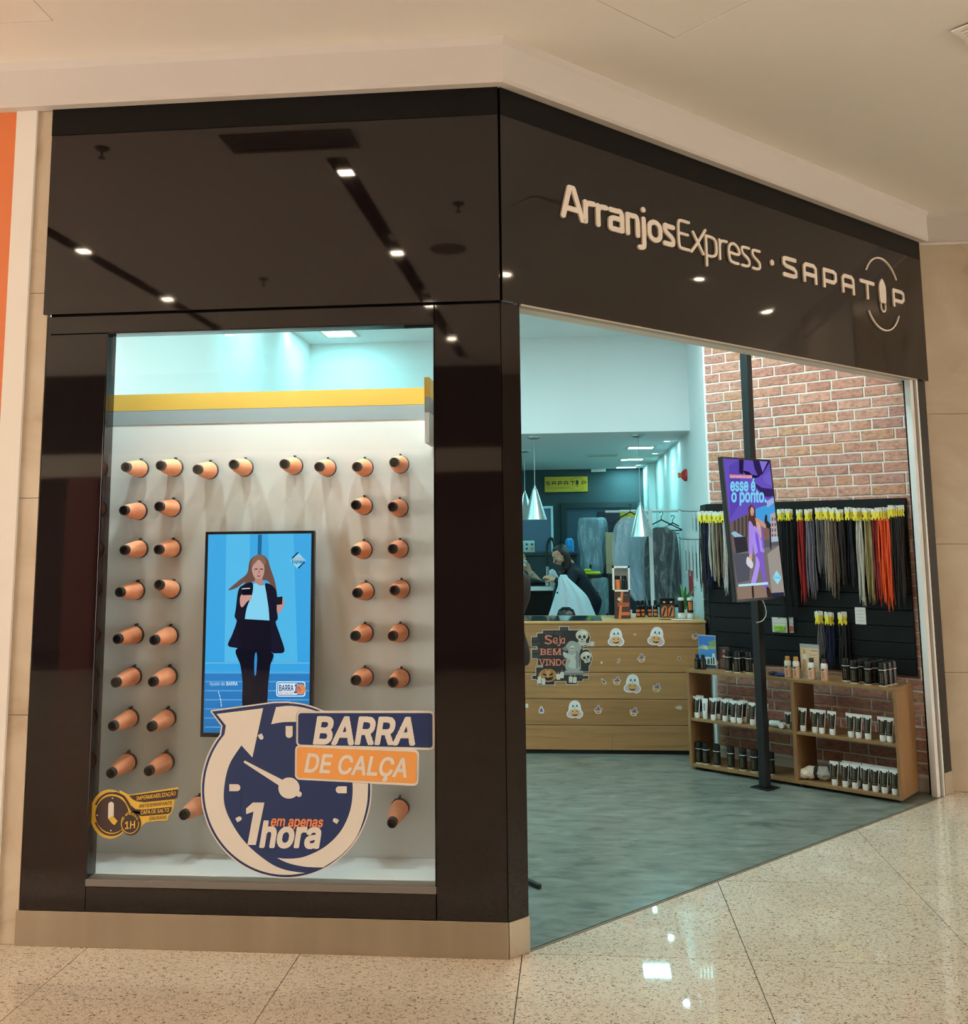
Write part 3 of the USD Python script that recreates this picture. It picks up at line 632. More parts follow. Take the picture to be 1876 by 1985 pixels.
b1 = stick('banner', G(ban1), navy, 2); stick('lettering', Gt('BARRA', (905,400), (1696,406), 198, bold=True, grow=.028, shear=.17), white_vinyl, 3, b1)
b2 = stick('banner', G(ban2), orange_v, 2); stick('lettering', Gt('DE CALÇA', (838,620), (1630,660), 138, bold=True, grow=.012, shear=.17), white_vinyl, 3, b2)
# ---- yellow sticker
G2 = cropmap(160, 1480, .12793, fa(GY))
y_v = M('sticker_yellow', (222, 180, 66), rough=.5); d_v = M('sticker_dark', (66, 48, 44), rough=.5)
st2 = thing('window_sticker', 'small yellow and black clock sticker low at the left of the window glass', 'sticker')
def el(cx, cy, rx, ry): return affinity.translate(affinity.scale(Point(0, 0).buffer(1, 40), rx, ry), cx, cy)
wing = Polygon(list(spline([(560,400),(640,440),(700,475)], 5)) + [(1452,358),(1440,520),(1400,540),(1380,660),(1345,760),(1310,775),(1285,860)] + list(spline([(1285,860),(1060,875),(960,895),(890,960)], 6))[1:] + [(600, 1000)])
stick('backing', G2(unary_union([el(415, 765, 300, 372), wing])), y_v, 0, st2)
stick('dial', G2(el(448, 770, 250, 278)), d_v, 1, st2)
arcs = unary_union([LineString([(440+262*math.cos(a), 765+318*math.sin(a)) for a in np.linspace(a0, a1, 30)]).buffer(14) for a0, a1 in ((3.62, 4.9), (.95, 2.7))])
swirl = stroke([(500,448),(620,500),(700,620),(760,720),(860,745)], 36)
for q in polys(arcs): stick('arc', G2(q), d_v, 1, st2)
stick('arc', G2(swirl), d_v, 1, st2)
stick('text_bar', G2(Polygon([(705,488),(1453,388),(1440,512),(1400,538),(940,586),(820,572),(760,540)])), d_v, 1, st2)
stick('text_bar', G2(Polygon([(740,640),(800,690),(900,700),(1358,655),(1335,740),(1300,762),(900,796),(830,780),(770,740)])), d_v, 1, st2)
stick('dial', G2(el(735, 910, 152, 178)), d_v, 2, st2)
ring2 = unary_union([LineString([(722+130*math.cos(a), 910+145*math.sin(a)) for a in np.linspace(-.2, 3.3, 40)]).buffer(6)])
def Gt2(s, a, b, h, **k): return G2(flip(fit(text(s, **k), (a[0], -a[1]), (b[0], -b[1]), h)))
stick('lettering', unary_union([Gt2('IMPERMEABILIZAÇÃO', (818,556), (1418,476), 56, bold=True, shear=.2), Gt2('CAPA DE SALTO', (884,770), (1318,730), 56, bold=True, shear=.2)]), y_v, 2, st2)
stick('lettering', unary_union([Gt2('ANTIDERRAPANTE', (855,672), (1362,618), 50, shear=.2), Gt2('ENGRAXE', (1014,860), (1280,835), 50, shear=.2)]), d_v, 1, st2)
em = [Gt2(ch, (722+118*math.cos(a)-16, 900+135*math.sin(a)+10), (722+118*math.cos(a)+16, 900+135*math.sin(a)+10+32*math.sin(a+1.57)*0), 40, bold=True) for ch, a in zip('EMAPENAS', (-2.95, -2.65, -2.1, -1.8, -1.5, -1.15, -.8, -.45))]
stick('lettering', unary_union([Gt2('1H', (645,990), (812,974), 108, bold=True, shear=.15), G2(ring2)] + em), y_v, 3, st2)
stick('clock_hand', G2(LineString([(436,622),(432,812)]).buffer(42)), white_vinyl, 2, st2)
stick('clock_hand', G2(P((392,830),(462,790),(536,868),(488,930),(450,905))), y_v, 3, st2)
stick('hour_mark', G2(unary_union([Point(457, 525).buffer(11), Point(224, 783).buffer(11), Point(432, 1014).buffer(11)])), white_vinyl, 2, st2)

# lamps over the display, behind the header
wl = None
for x, wn in ((-1.5, 'left one'), (-.98, 'middle one'), (-.46, 'right one')):
    if wl is None:
        wl = thing('display_spotlight', f'small spotlight over the display window behind the black header, {wn}', 'spotlight', (x, .16, 2.95), group='spotlights over the display window')
        obj('can', lathe([(.0, .05), (.045, .05), (.045, -.03), (.041, -.03), (.041, .0), (0, .0)], 20), white_paint, wl)
        obj('lens', lathe([(0, -.004), (.04, -.004), (.04, 0), (0, 0)], 20), M('display_lamp', (205, 248, 255), emit=K_DISP), wl)
        obj('bracket', box((0, .0, .24), (.02, .02, .38)), white_paint, wl)
    else: copy_of(wl, (x, .16, 2.95), label=f'small spotlight over the display window behind the black header, {wn}')

# unseen narrow beams, added to brighten the foot of the backboard
for i, x in enumerate((-1.5, -.98, -.46)):
    l = disk_light(f'/World/DisplayBeam{i}', (x, .12, 2.90), .03, (.86, 1., 1.), K_BEAM, 17.)
    l.AddRotateXOp().Set(6.0)
# ------------------------------------------------------------------ counter
CYF, CZT, CXR = 3.64, .9865, 1.262
def wood(name, col, s=(1.5, 30, 30), amt=.84):
    c = np.array(col, float)
    return M(name, col, rough=.42, ramp=[(.28, tuple(c*amt)), (.45, tuple(c*.95)), (.6, col), (.75, tuple(np.minimum(255, c*1.05)))], scale=s, detail=5, distortion=.8, bump=.00012, bscale=(4, 120, 120))
WOODS = [wood(f'counter_wood_{k}', c) for k, c in enumerate([(166, 124, 78), (160, 118, 74), (170, 128, 82)])]
ct = thing('counter', 'long wooden shop counter of five horizontal planks covered in halloween stickers', 'counter')
x0c = -1.75
pz = [.031, .213, .405, .602, .791, .968]
for k in range(5):
    obj('plank', span((x0c, CYF, pz[k]+.002), (CXR, CYF+.02, pz[k+1]-.002), .0025), WOODS[k % 3], ct)
obj('top', span((x0c, CYF-.004, .968), (CXR+.006, CYF+.56, CZT), .003), wood('counter_top_wood', (206, 158, 96)), ct)
obj('side_panel', span((CXR-.02, CYF+.02, .03), (CXR, CYF+.55, .968), .001), WOODS[0], ct)
obj('carcass', span((x0c+.02, CYF+.021, .03), (CXR-.021, CYF+.54, .966)), M('carcass_dark', (60, 48, 38), rough=.7), ct)
obj('toe_kick', span((x0c+.02, CYF+.03, .001), (CXR-.03, CYF+.50, .03)), M('toe_kick', (26, 22, 20), rough=.6), ct)
gx1 = atZ(1166, 1200, CZT)[0]
obj('glass_inset', span((-1.4, CYF+.03, CZT-.001), (gx1, CYF+.49, CZT+.003), .001), M('counter_glass', (36, 52, 58), rough=.05), ct)
obj('plank_seam', span((.535, CYF-.0006, .034), (.5365, CYF+.001, .14)), MATS['carcass_dark'], ct)
# ---- flat paper pieces on the counter front
FC = FA(CYF); fc = fa(CYF)
C8 = cropmap(1000, 1150, .20256, fc)
paper_w = M('paper_white', (232, 228, 222), rough=.7)
def paper(name, label, category, outline, layers, group=None, mapf=C8, fr=FC, z=.0004):
    t = thing(name, label, category, group=group)
    obj('card', plate(mapf(outline), .0012, fr, z0=z), paper_w, t)
    art('print', [(mapf(g), c) for g, c in layers], fr, t, z+.0014)
    return t
def ghost(cx, cy, s, lean, label):
    A = lambda g: affinity.translate(affinity.rotate(affinity.scale(g, s, s, origin=(0, 0)), lean, origin=(0, 0)), cx, cy)
    out = SM((0,-88),(-40,-72),(-58,-30),(-62,10),(-80,40),(-70,70),(-35,84),(10,80),(45,88),(74,66),(80,36),(62,5),(56,-35),(38,-72))
    hood = SM((0,-80),(-36,-66),(-52,-28),(-58,8),(-30,0),(0,-6),(30,0),(56,8),(50,-30),(34,-66))
    lay = [(out.buffer(-5), (206, 196, 205)), (out.buffer(-9).intersection(sbox(-100, 30, 100, 100)), (190, 178, 196)), (el(0, 30, 52, 44), (214, 168, 112)), (hood, (216, 222, 222)),
           (el(-18, -34, 7, 12), (50, 48, 60)), (el(20, -36, 7, 12), (50, 48, 60)), (el(0, -22, 6, 4), (80, 70, 90)), (el(-28, -22, 7, 4), (214, 160, 170)), (el(32, -24, 7, 4), (214, 160, 170)),
           (P((-34,22),(-16,14),(-14,26)), (60, 40, 30)), (P((14,14),(34,20),(16,27)), (60, 40, 30)), (P((-4,28),(4,28),(0,36)), (60, 40, 30)),
           (P((-34,42),(-22,50),(-14,46),(-4,56),(6,46),(16,52),(26,42),(34,40),(20,62),(0,66),(-20,60)), (60, 40, 30)), (LineString([(-26,10),(-30,30),(-26,66)]).buffer(1.5), (180, 132, 84)), (LineString([(28,8),(32,30),(28,66)]).buffer(1.5), (180, 132, 84))]
    paper('paper_ghost', label, 'paper decoration', A(out.buffer(3)), [(A(g), c) for g, c in lay], group='paper ghosts on the counter front')
ghost(957, 420, .95, 0, 'paper ghost holding a pumpkin at the middle of the top counter plank')
ghost(1345, 412, 1.0, 8, 'tilted paper ghost with a pumpkin at the right of the top counter plank')
ghost(1115, 866, 1.0, 3, 'paper ghost with a pumpkin on the middle counter plank')
ghost(563, 1112, .95, 0, 'paper ghost with a pumpkin low on the fourth counter plank')
def witch(cx, cy, s, lean, label):
    A = lambda g: affinity.translate(affinity.rotate(affinity.scale(g, s, s, origin=(0, 0)), lean, origin=(0, 0)), cx, cy)
    hat = SM((-36,-2),(-12,-12),(-4,-34),(10,-38),(12,-16),(36,-10),(10,2),(-10,4)); face = el(0, 14, 27, 19)
    out = unary_union([hat, face]).buffer(5)
    paper('paper_witch_pumpkin', label, 'paper decoration', A(out), [(A(g), c) for g, c in [(out.buffer(-2), (214, 200, 190)), (face, (214, 176, 118)), (hat, (112, 98, 138)), (P((-14,8),(-4,8),(-9,14)), (60, 40, 30)), (P((4,8),(14,8),(9,14)), (60, 40, 30)), (P((-16,20),(0,24),(16,20),(8,28),(-8,28)), (70, 44, 34))]], group='small paper pumpkins in witch hats')
witch(1200, 622, 1, -6, 'small paper pumpkin in a witch hat on the second counter plank'); witch(966, 840, 1, 10, 'small paper pumpkin in a witch hat left of the middle plank ghost')
witch(1346, 905, 1.05, 22, 'tilted paper pumpkin in a witch hat right of the middle plank ghost'); witch(786, 1116, 1, 0, 'small paper pumpkin in a witch hat right of the lowest ghost')
witch(1128, 1136, 1.05, 20, 'tilted paper pumpkin in a witch hat on the fourth plank, right of the other'); witch(1712, 412, .8, 30, 'little purple paper witch hat at the right end of the top plank')
def bit(pts, col, col2, label, name='paper_scrap'):
    o = SM(*pts); c = o.centroid
    paper(name, label, 'paper decoration', o, [(o.buffer(-2), col), (affinity.scale(o, .55, .55, origin=c), col2)])
bit([(240,1078),(222,1110),(218,1140),(245,1152),(268,1140),(262,1105)], (205, 198, 202), (110, 96, 130), 'small white paper candy low at the left of the fourth plank', 'paper_candy')
bit([(1522,1092),(1545,1082),(1572,1076),(1588,1092),(1580,1112),(1552,1110)], (196, 180, 150), (206, 190, 160), 'beige paper bone at the right end of the fourth plank', 'paper_bone')
bit([(815,815),(840,828),(862,850),(858,872),(832,862)], (190, 184, 178), (80, 76, 84), 'little paper spider left of the middle plank pumpkins', 'paper_spider')
bit([(985,622),(998,640),(990,662),(970,668),(972,645)], (170, 160, 160), (130, 120, 150), 'tiny paper moon on the second plank')
bit([(1548,612),(1572,612),(1572,636),(1548,640)], (150, 138, 128), (110, 96, 84), 'tiny paper eye at the right of the second plank')
bit([(92,1062),(114,1060),(116,1090),(96,1095)], (206, 204, 200), (190, 188, 186), 'white paper scrap beside the pillar on the fourth plank')
bit([(1128,388),(1144,386),(1146,402),(1130,404)], (176, 168, 164), (140, 130, 140), 'tiny paper star between the two upper ghosts')
bit([(812,655),(826,655),(826,672),(812,672)], (206, 198, 188), (190, 182, 170), 'tiny white paper bit on the second plank')
# ---- welcome sign
sil = unary_union([sbox(200, 380, 260, 520), sbox(145, 415, 260, 510), sbox(255, 352, 640, 720), sbox(415, 318, 505, 420), sbox(205, 515, 470, 690), sbox(150, 535, 260, 625), sbox(560, 540, 700, 752), el(625, 425, 84, 82), el(670, 620, 58, 88), sbox(190, 705, 460, 830), sbox(152, 785, 230, 825), sbox(205, 740, 372, 878), sbox(372, 720, 640, 842), sbox(480, 770, 590, 874), sbox(560, 785, 695, 822), P((600,460),(745,465),(748,500),(620,510))])
bone = (196, 190, 172)
def skull(cx, cy, s, a=0):
    A = lambda g: affinity.translate(affinity.rotate(affinity.scale(g, s, s, origin=(0, 0)), a, origin=(0, 0)), cx, cy)
    return [(A(unary_union([el(0, -12, 54, 46), rr(-30, 10, 34, 56, 12)])), bone), (A(el(-20, 2, 14, 15)), (50, 46, 42)), (A(el(20, 2, 13, 15)), (50, 46, 42)), (A(P((-4,16),(6,16),(10,30),(-8,30))), (60, 56, 50)), (A(sbox(-24, 40, 28, 43)), (90, 84, 76)), *[(A(sbox(x, 34, x+2, 52)), (110, 104, 94)) for x in range(-20, 26, 8)], (A(el(18, -34, 22, 12)), (214, 208, 192))]
stone, stone2 = (150, 152, 144), (118, 120, 114)
lay = [(sil.buffer(-3), (42, 38, 36))] + [(rr(x, y, x+w, y+26, 5), (60, 56, 54)) for x, y, w in ((150,425,60),(150,470,80),(160,545,60),(160,590,70),(265,365,90),(370,372,70),(420,330,70),(210,800,60),(600,790,80))]
lay += [(LineString([(585,495),(735,480)]).buffer(11), bone), (LineString([(600,470),(725,500)]).buffer(9), (176, 170, 154)), (Point(736, 476).buffer(15), bone), (Point(728, 496).buffer(13), bone)] + skull(632, 415, 1.12) + skull(672, 612, .95, -14)
lay += [(SM((470,520),(500,470),(540,455),(600,480),(630,520),(612,560),(620,700),(600,740),(500,745),(470,690),(500,560)), stone), (SM((442,530),(470,510),(500,540),(470,550)), stone2), (SM((455,560),(530,590),(580,570),(560,620),(600,680),(560,720),(500,700),(520,640),(460,610)), (178, 180, 172)), (sbox(575, 555, 592, 715), stone2), (sbox(600, 570, 612, 700), (90, 92, 88)), (sbox(465, 740, 640, 760), stone), (sbox(450, 760, 650, 782), stone2)] + skull(538, 525, .42)
lay += [(el(305, 785, 86, 64), (176, 124, 72)), (el(270, 785, 30, 60), (160, 108, 60)), (el(342, 785, 30, 60), (160, 108, 60)), (el(306, 785, 24, 62), (190, 136, 80)), (P((295,720),(312,716),(318,735),(298,738)), (96, 84, 54)),
        (P((258,762),(296,778),(290,792),(262,784)), (34, 26, 22)), (P((352,758),(316,778),(322,792),(352,782)), (34, 26, 22)), (P((252,800),(274,806),(290,800),(306,810),(322,800),(340,804),(360,794),(346,826),(306,838),(268,826)), (34, 26, 22))]
for x, y, w, h in ((208,795,34,70),(246,812,34,60),(386,770,38,56),(424,752,34,60),(505,795,36,60),(545,800,36,58)): lay += [(rr(x, y, x+w, y+h, 6), (200, 192, 178)), (sbox(x+w/2-1, y-12, x+w/2+1, y), (90, 80, 70)), (el(x+w/2, y-12, 3, 7), (226, 190, 120))]
tc = (206, 118, 96)
fl_ = lambda s, a, b, h, **k: flip(fit(text(s, **k), (a[0], -a[1]), (b[0], -b[1]), h))
seja = [stroke([(338,412),(300,408),(286,432),(318,446),(338,462),(318,482),(280,474)], 13), stroke([(278,418),(300,404),(340,416)], 8), stroke([(362,462),(392,452),(388,430),(366,432),(358,462),(378,480),(398,470)], 10), stroke([(420,430),(424,470),(414,500),(398,494)], 10), Point(420, 414).buffer(6), stroke([(466,436),(440,434),(432,462),(446,478),(462,466)], 10), stroke([(464,430),(464,478)], 10)]
serif = lambda g: g
def serifs(pts): return unary_union([LineString([(x-12, y), (x+12, y)]).buffer(3) for x, y in pts])
bem = [fl_('BEM', (236,588), (428,588), 56, bold=True), serifs([(240,532),(240,588),(320,532),(372,588),(424,588),(374,530),(420,530)])]
vindo = [fl_('VINDO', (222,690), (500,690), 58, bold=True), serifs([(228,632),(262,632),(292,632),(292,690),(318,632),(362,690),(362,632),(404,632),(404,690)])]
lay = lay[:10] + [(g, tc) for g in seja+bem+vindo] + lay[10:]
t = paper('welcome_sign', 'dark halloween welcome sign with skulls and pumpkin taped to the counter front', 'sign', sil.buffer(1), lay, z=.0022)
# ------------------------------------------------------------------ things on the counter
def on_top(x, y): return atZ(x, y, CZT)
card_dark = M('card_dark_brown', (64, 44, 38), rough=.6); orange_p = M('print_orange', (220, 120, 58), rough=.55); bottle_black = M('bottle_black', (24, 22, 22), rough=.25); plastic_white = M('plastic_white', (228, 228, 222), rough=.35)
# display stand: printed card below, boxed shelf above
p0 = atY(1191, 1195, 3.86); p1 = atY(1222, 1195, 3.86); wS = p1[0]-p0[0]; zS = atY(1200, 1147, 3.86)[2]; zS2 = atY(1200, 1098, 3.86)[2]
t = thing('product_display_stand', 'narrow white and brown display stand with an orange printed card on the counter', 'display stand', (p0[0], 3.86, CZT+.001))
hS, h2 = zS-CZT, zS2-CZT
obj('card', span((0, 0, 0), (wS, .012, hS), .001), card_dark, t)
art('card_print', [(sbox(.004, .004, wS-.004, hS-.004), (70, 48, 42)), (P((.03,0),(.05,0),(.075,hS),(.055,hS)), (214, 116, 62)), (sbox(.03, hS*.45, wS-.008, hS*.60), (214, 112, 60)), (sbox(.05, hS*.12, wS-.006, hS*.24), (206, 104, 54)), (affinity.rotate(sbox(.028, hS*.66, .052, hS*.66+.024), 45), (214, 206, 196)), (fit(text('ENFARTE', bold=True), (.034, hS*.48), (wS-.012, hS*.48), .024), (50, 30, 26)), (sbox(.08, hS*.86, wS-.02, hS*.88), (150, 130, 120))], frame((0, -.0003, 0), (1, 0, 0), (0, 0, 1)), t, .0002)
obj('shelf_box', cat(span((-.008, .0, hS), (wS+.004, .09, hS+.012)), span((-.008, 0, h2-.014), (wS+.004, .09, h2)), span((-.008, 0, hS), (.006, .09, h2)), span((wS-.010, 0, hS), (wS+.004, .09, h2)), span((-.008, .085, hS), (wS+.004, .092, h2))), plastic_white, t)
for k, (xx, mt) in enumerate(((.032, orange_p), (.085, bottle_black))):
    g_ = thing('polish_bottle', ('orange polish bottle inside the white display stand', 'black polish bottle inside the white display stand')[k], 'bottle', (p0[0]+xx, 3.90, CZT+hS+.0125))
    obj('bottle', lathe([(0, 0), (.021, 0), (.022, .004), (.022, .07), (.017, .082), (0, .082)], 18), bottle_black if k else orange_p, g_, smooth=40)
    obj('cap', lathe([(0, .082), (.02, .082), (.02, .11), (0, .11)], 16), bottle_black, g_)
# tins
tin0 = None
for lab, (x, y), dz in (('front left one of three stacked white tins on the counter', (1211.5, 1196), 0), ('front right one of three stacked white tins on the counter', (1226, 1196.5), 0), ('white tin resting on top of the two tins on the counter', (1218, 1196), .0275)):
    q = on_top(x, y); q[2] = CZT+.001+dz
    if tin0 is None:
        tin0 = thing('white_tin', lab, 'tin', q, group='white tins on the counter')
        obj('jar', lathe([(0, 0), (.029, 0), (.030, .003), (.030, .015), (0, .015)], 24), plastic_white, tin0, smooth=40); obj('lid', lathe([(0, .015), (.0315, .015), (.0315, .026), (.029, .0275), (0, .0275)], 24), paper_w, tin0, smooth=40)
    else: copy_of(tin0, q, label=lab)
b0 = None
for i, (x, y) in enumerate(((1237, 1196), (1246, 1195.5), (1259.5, 1195.5), (1270.5, 1195.5))):
    q = on_top(x, y); q[2] = CZT+.001; lab = f"black and orange cleaner bottle on the counter, {('leftmost','second from left','third from left','rightmost')[i]} of the row of four"
    if b0 is None:
        b0 = thing('cleaner_bottle', lab, 'bottle', q, group='black and orange bottles on the counter')
        pr = [(0, 0), (.019, 0), (.020, .003), (.020, .078), (.016, .088), (.009, .092), (.009, .098), (0, .098)]
        bm = lathe(pr, 20); obj('bottle', bm, bottle_black, b0, smooth=40)
        obj('cap', lathe([(0, .098), (.0115, .098), (.0115, .126), (.010, .128), (0, .128)], 16), bottle_black, b0, smooth=40)
        lb = trimesh.creation.revolve(np.array([(.0203, .008), (.0203, .058)]), sections=20)
        V = lb.vertices; keep = (V[lb.faces].mean(1)[:, 1] < 0) & (np.abs(V[lb.faces].mean(1)[:, 0]) < .0145); lb.update_faces(keep); lb.remove_unreferenced_vertices()
        obj('label', lb, orange_p, b0); lb2 = lb.copy(); lb2.vertices = lb2.vertices*[1.015, 1.015, .25]+[0, 0, .028]; obj('label_band', lb2, card_dark, b0)
    else: copy_of(b0, q, label=lab)
q = on_top(1294, 1197); bx = atY(1280, 1190, q[1])[0]; bx2 = atY(1308, 1190, q[1])[0]; hb = atY(1294, 1160, q[1])[2]-CZT
t = thing('product_box', 'black counter display box printed with orange bottles', 'box', (bx, q[1], CZT+.001))
wB = bx2-bx
obj('box', span((0, 0, 0), (wB, .07, hb), .001), bottle_black, t)
art('box_print', [(sbox(.003, .003, wB-.003, hb*.68), (70, 46, 36))] + [(g, c) for k in range(2) for g, c in ((P((wB*(.06+.48*k), .006), (wB*(.46+.48*k), .006), (wB*(.46+.48*k), hb*.55), (wB*(.30+.48*k), hb*.62), (wB*(.06+.48*k), hb*.45)), (212, 122, 70)), (P((wB*(.1+.48*k), .01), (wB*(.22+.48*k), .01), (wB*(.40+.48*k), hb*.5), (wB*(.3+.48*k), hb*.55)), (40, 30, 28)), (sbox(wB*(.2+.48*k), hb*.76, wB*(.36+.48*k), hb*.84), (210, 204, 196)))], frame((0, -.0004, 0), (1, 0, 0), (0, 0, 1)), t, .0002)
jb = None
for i, (x, y) in enumerate(((1321, 1199), (1338.5, 1199))):
    q = on_top(x, y); q[2] = CZT+.001
    g_ = thing('white_jar', f"small white jar under the {('left', 'right')[i]} white-capped bottle on the counter", 'jar', q)
    obj('jar', lathe([(0, 0), (.028, 0), (.030, .004), (.030, .026), (.025, .034), (0, .034)], 22), plastic_white, g_, smooth=40); obj('lid', lathe([(0, .034), (.026, .034), (.026, .044), (0, .044)], 22), paper_w, g_)
    q = q.copy(); q[2] += .0445
    g_ = thing('capped_bottle', ('dark bottle with a white cap at the right end of the counter', 'orange labelled bottle with a white cap by the plant')[i], 'bottle', q)
    obj('bottle', lathe([(0, 0), (.022, 0), (.0235, .004), (.0235, .088), (.02, .094), (0, .094)], 20), M('bottle_olive', (40, 38, 24), rough=.25), g_, smooth=40); obj('cap', lathe([(0, .094), (.0245, .094), (.0245, .112), (.021, .116), (0, .116)], 20), plastic_white, g_, smooth=40)
    if i:
        lb3 = lb.copy(); lb3.vertices = lb3.vertices*[1.18, 1.18, 1.3]+[0, 0, .01]; obj('label', lb3, orange_p, g_)
for k, (xx, yy, r_, lab) in enumerate(((1300, 1201, .15, 'black leaflet lying on the counter under a white one'), (1322, 1202, -.05, 'white leaflet lying across a black one at the counter edge'))):
    q = on_top(xx, yy); g_ = thing('leaflet', lab, 'leaflet', (q[0], max(q[1], CYF+.05), CZT+.0004+.0024*k), r_)
    obj('sheet', box((0, 0, .001), (.17, .075, .0018)), (M('leaflet_dark', (60, 62, 60), rough=.4), paper_w)[k], g_)
q = on_top(1327, 1194.5)
t = thing('potted_plant', 'small green plant with long pointed leaves behind the white-capped bottles', 'plant', (q[0]+.01, 4.13, CZT+.001))
obj('pot', lathe([(0, 0), (.03, 0), (.036, .05), (.032, .05), (.03, .04), (0, .04)], 20), plastic_white, t)
leafm = M('leaf_green', (70, 140, 66), rough=.45, var=1., col2=(48, 112, 52), scale=(20, 20, 20))
for k in range(11):
    a = k*2.4; L_ = RNG.uniform(.16, .27); sp_ = RNG.uniform(.05, .11); c = np.array([math.cos(a), math.sin(a), 0]); sd = np.array([-c[1], c[0], 0])
    pts = []
    for s in np.linspace(0, 1, 7):
        ctr = c*(.005+sp_*s**1.6) + Z3*(.04+L_*s-.05*s**3); wd = .011*math.sin(math.pi*min(1, s*.85+.15))**.8+.0005
        pts.append([ctr-sd*wd, ctr+Z3*.0015-c*.002, ctr+sd*wd, ctr-Z3*.0006+c*.0006])
    obj('leaf', grid_tube(np.array(pts)), leafm, t, smooth=60)
# ------------------------------------------------------------------ pendant lamps
alu = M('brushed_aluminium', (206, 212, 210), rough=.28, metal=.9)
pl = None
for lab, x, y, z in (('silver cone pendant lamp over the right of the counter', .875, 4.80, 1.622), ('nearer silver cone pendant lamp beside the black pillar', -.062, 4.78, 1.782), ('further silver cone pendant lamp half hidden by the pillar', -.225, 6.2, 1.80)):
    m = np.eye(4); m[:3, 3] = (x, y, z)
    g_ = thing('pendant_lamp', lab, 'pendant lamp', (x, y, z), group='silver cone pendant lamps')
    obj('shade', lathe([(.104, 0), (.1045, .002), (.021, .268), (.013, .285), (.012, .285), (.019, .266), (.1015, .002), (.104, 0)], 32), alu, g_, smooth=40)
    obj('cord', tube([(0, 0, .28), (0, 0, ZL-z-.01)], .0035), M('cord_grey', (190, 198, 196), rough=.5), g_)
    obj('ceiling_rose', lathe([(0, ZL-z-.026), (.03, ZL-z-.024), (.062, ZL-z-.012), (.064, ZL-z-.001), (0, ZL-z-.001)], 24), alu, g_, smooth=40)
    obj('cord_grip', lathe([(0, .28), (.012, .28), (.008, .305), (0, .305)], 12), alu, g_)
    obj('bulb', trimesh.creation.icosphere(2, .028).apply_translation((0, 0, .06)), M('bulb_opal', (236, 240, 238), rough=.3), g_)
# ------------------------------------------------------------------ far wall
t = thing('wall_sign', 'yellow wall sign reading SAPATOP on the dark back wall', 'sign')
z1, z0 = 2.432, 2.222; xs0, xs1 = -.115, .470
obj('panel', span((xs0, YB-.03, z0), (xs1, YB-.001, z1), .003), M('sign_yellow', (242, 188, 50), rough=.45), t)
def sapatop(u0, u1, b, h, w):
    """The rounded square capitals S A P A T (shoe sole) P with a ring, baseline b, capitals h tall."""
    k = (u1-u0)/1.385; X = lambda x: u0+x*k; g = []
    H, r = h-w, h*.2
    def pl_(p, sm=False): return LineString([(X(a)+0, b+w/2+c*H) for a, c in p]).buffer(w/2, 6, join_style='round', cap_style='flat')
    rnd = lambda p: pl_(p)
    g += [LineString([(X(.125), b+h-w/2), (X(.03), b+h-w/2), (X(.008), b+h*.86), (X(.008), b+h*.64), (X(.03), b+h*.53), (X(.105), b+h*.47), (X(.126), b+h*.36), (X(.126), b+h*.14), (X(.105), b+w/2), (X(.005), b+w/2)]).buffer(w/2, 6)]
    for a in (.215, .635): g += [LineString([(X(a), b), (X(a), b+h*.78), (X(a+.02), b+h-w/2), (X(a+.1), b+h-w/2), (X(a+.12), b+h*.78), (X(a+.12), b)]).buffer(w/2, 6, cap_style='flat'), LineString([(X(a), b+h*.42), (X(a+.12), b+h*.42)]).buffer(w/2, 6)]
    for a in (.425, 1.25): g += [LineString([(X(a), b), (X(a), b+h-w/2), (X(a+.105), b+h-w/2), (X(a+.128), b+h*.82), (X(a+.128), b+h*.5), (X(a+.105), b+h*.36), (X(a), b+h*.36)]).buffer(w/2, 6, cap_style='flat')]
    g += [LineString([(X(.845), b+h-w/2), (X(1.0), b+h-w/2)]).buffer(w/2, 6), LineString([(X(.9225), b), (X(.9225), b+h)]).buffer(w/2, 6, cap_style='flat')]
    return g, X
def sole(cx, b, h):
    top = SM((cx, b+h*1.33), (cx-h*.30, b+h*1.0), (cx-h*.34, b+h*.55), (cx-h*.27, b+h*.02), (cx, b-h*.06), (cx+h*.27, b+h*.02), (cx+h*.34, b+h*.55), (cx+h*.30, b+h*1.0)).difference(sbox(cx-h, b-h, cx+h, b+h*.02))
    heel = LineString(spline([(cx-h*.22, b-h*.05), (cx-h*.2, b-h*.3), (cx, b-h*.45), (cx+h*.2, b-h*.3), (cx+h*.22, b-h*.05)], 6)).buffer(h*.045)
    return [top, heel]
def ring(cx, cy, rx, ry, w):
    return [LineString([(cx+rx*math.cos(a), cy+ry*math.sin(a)) for a in np.linspace(a0, a1, 40)]).buffer(w/2, 6) for a0, a1 in ((.55, 2.55), (3.75, 5.75))]
FBk = FA(YB-.0302)
g, X = sapatop(xs0+.02, xs1-.022, 2.318, .05, .009)
g += sole(X(1.08), 2.318, .05) + ring(X(1.08), 2.327, .10, .092, .003)
g += [fit(text('SEU CALÇADO RENOVADO'), (xs0+.035, 2.272), (xs0+.335, 2.272), .012)]
art('lettering', [(q, (38, 36, 34)) for q in g], FBk, t, .0002)
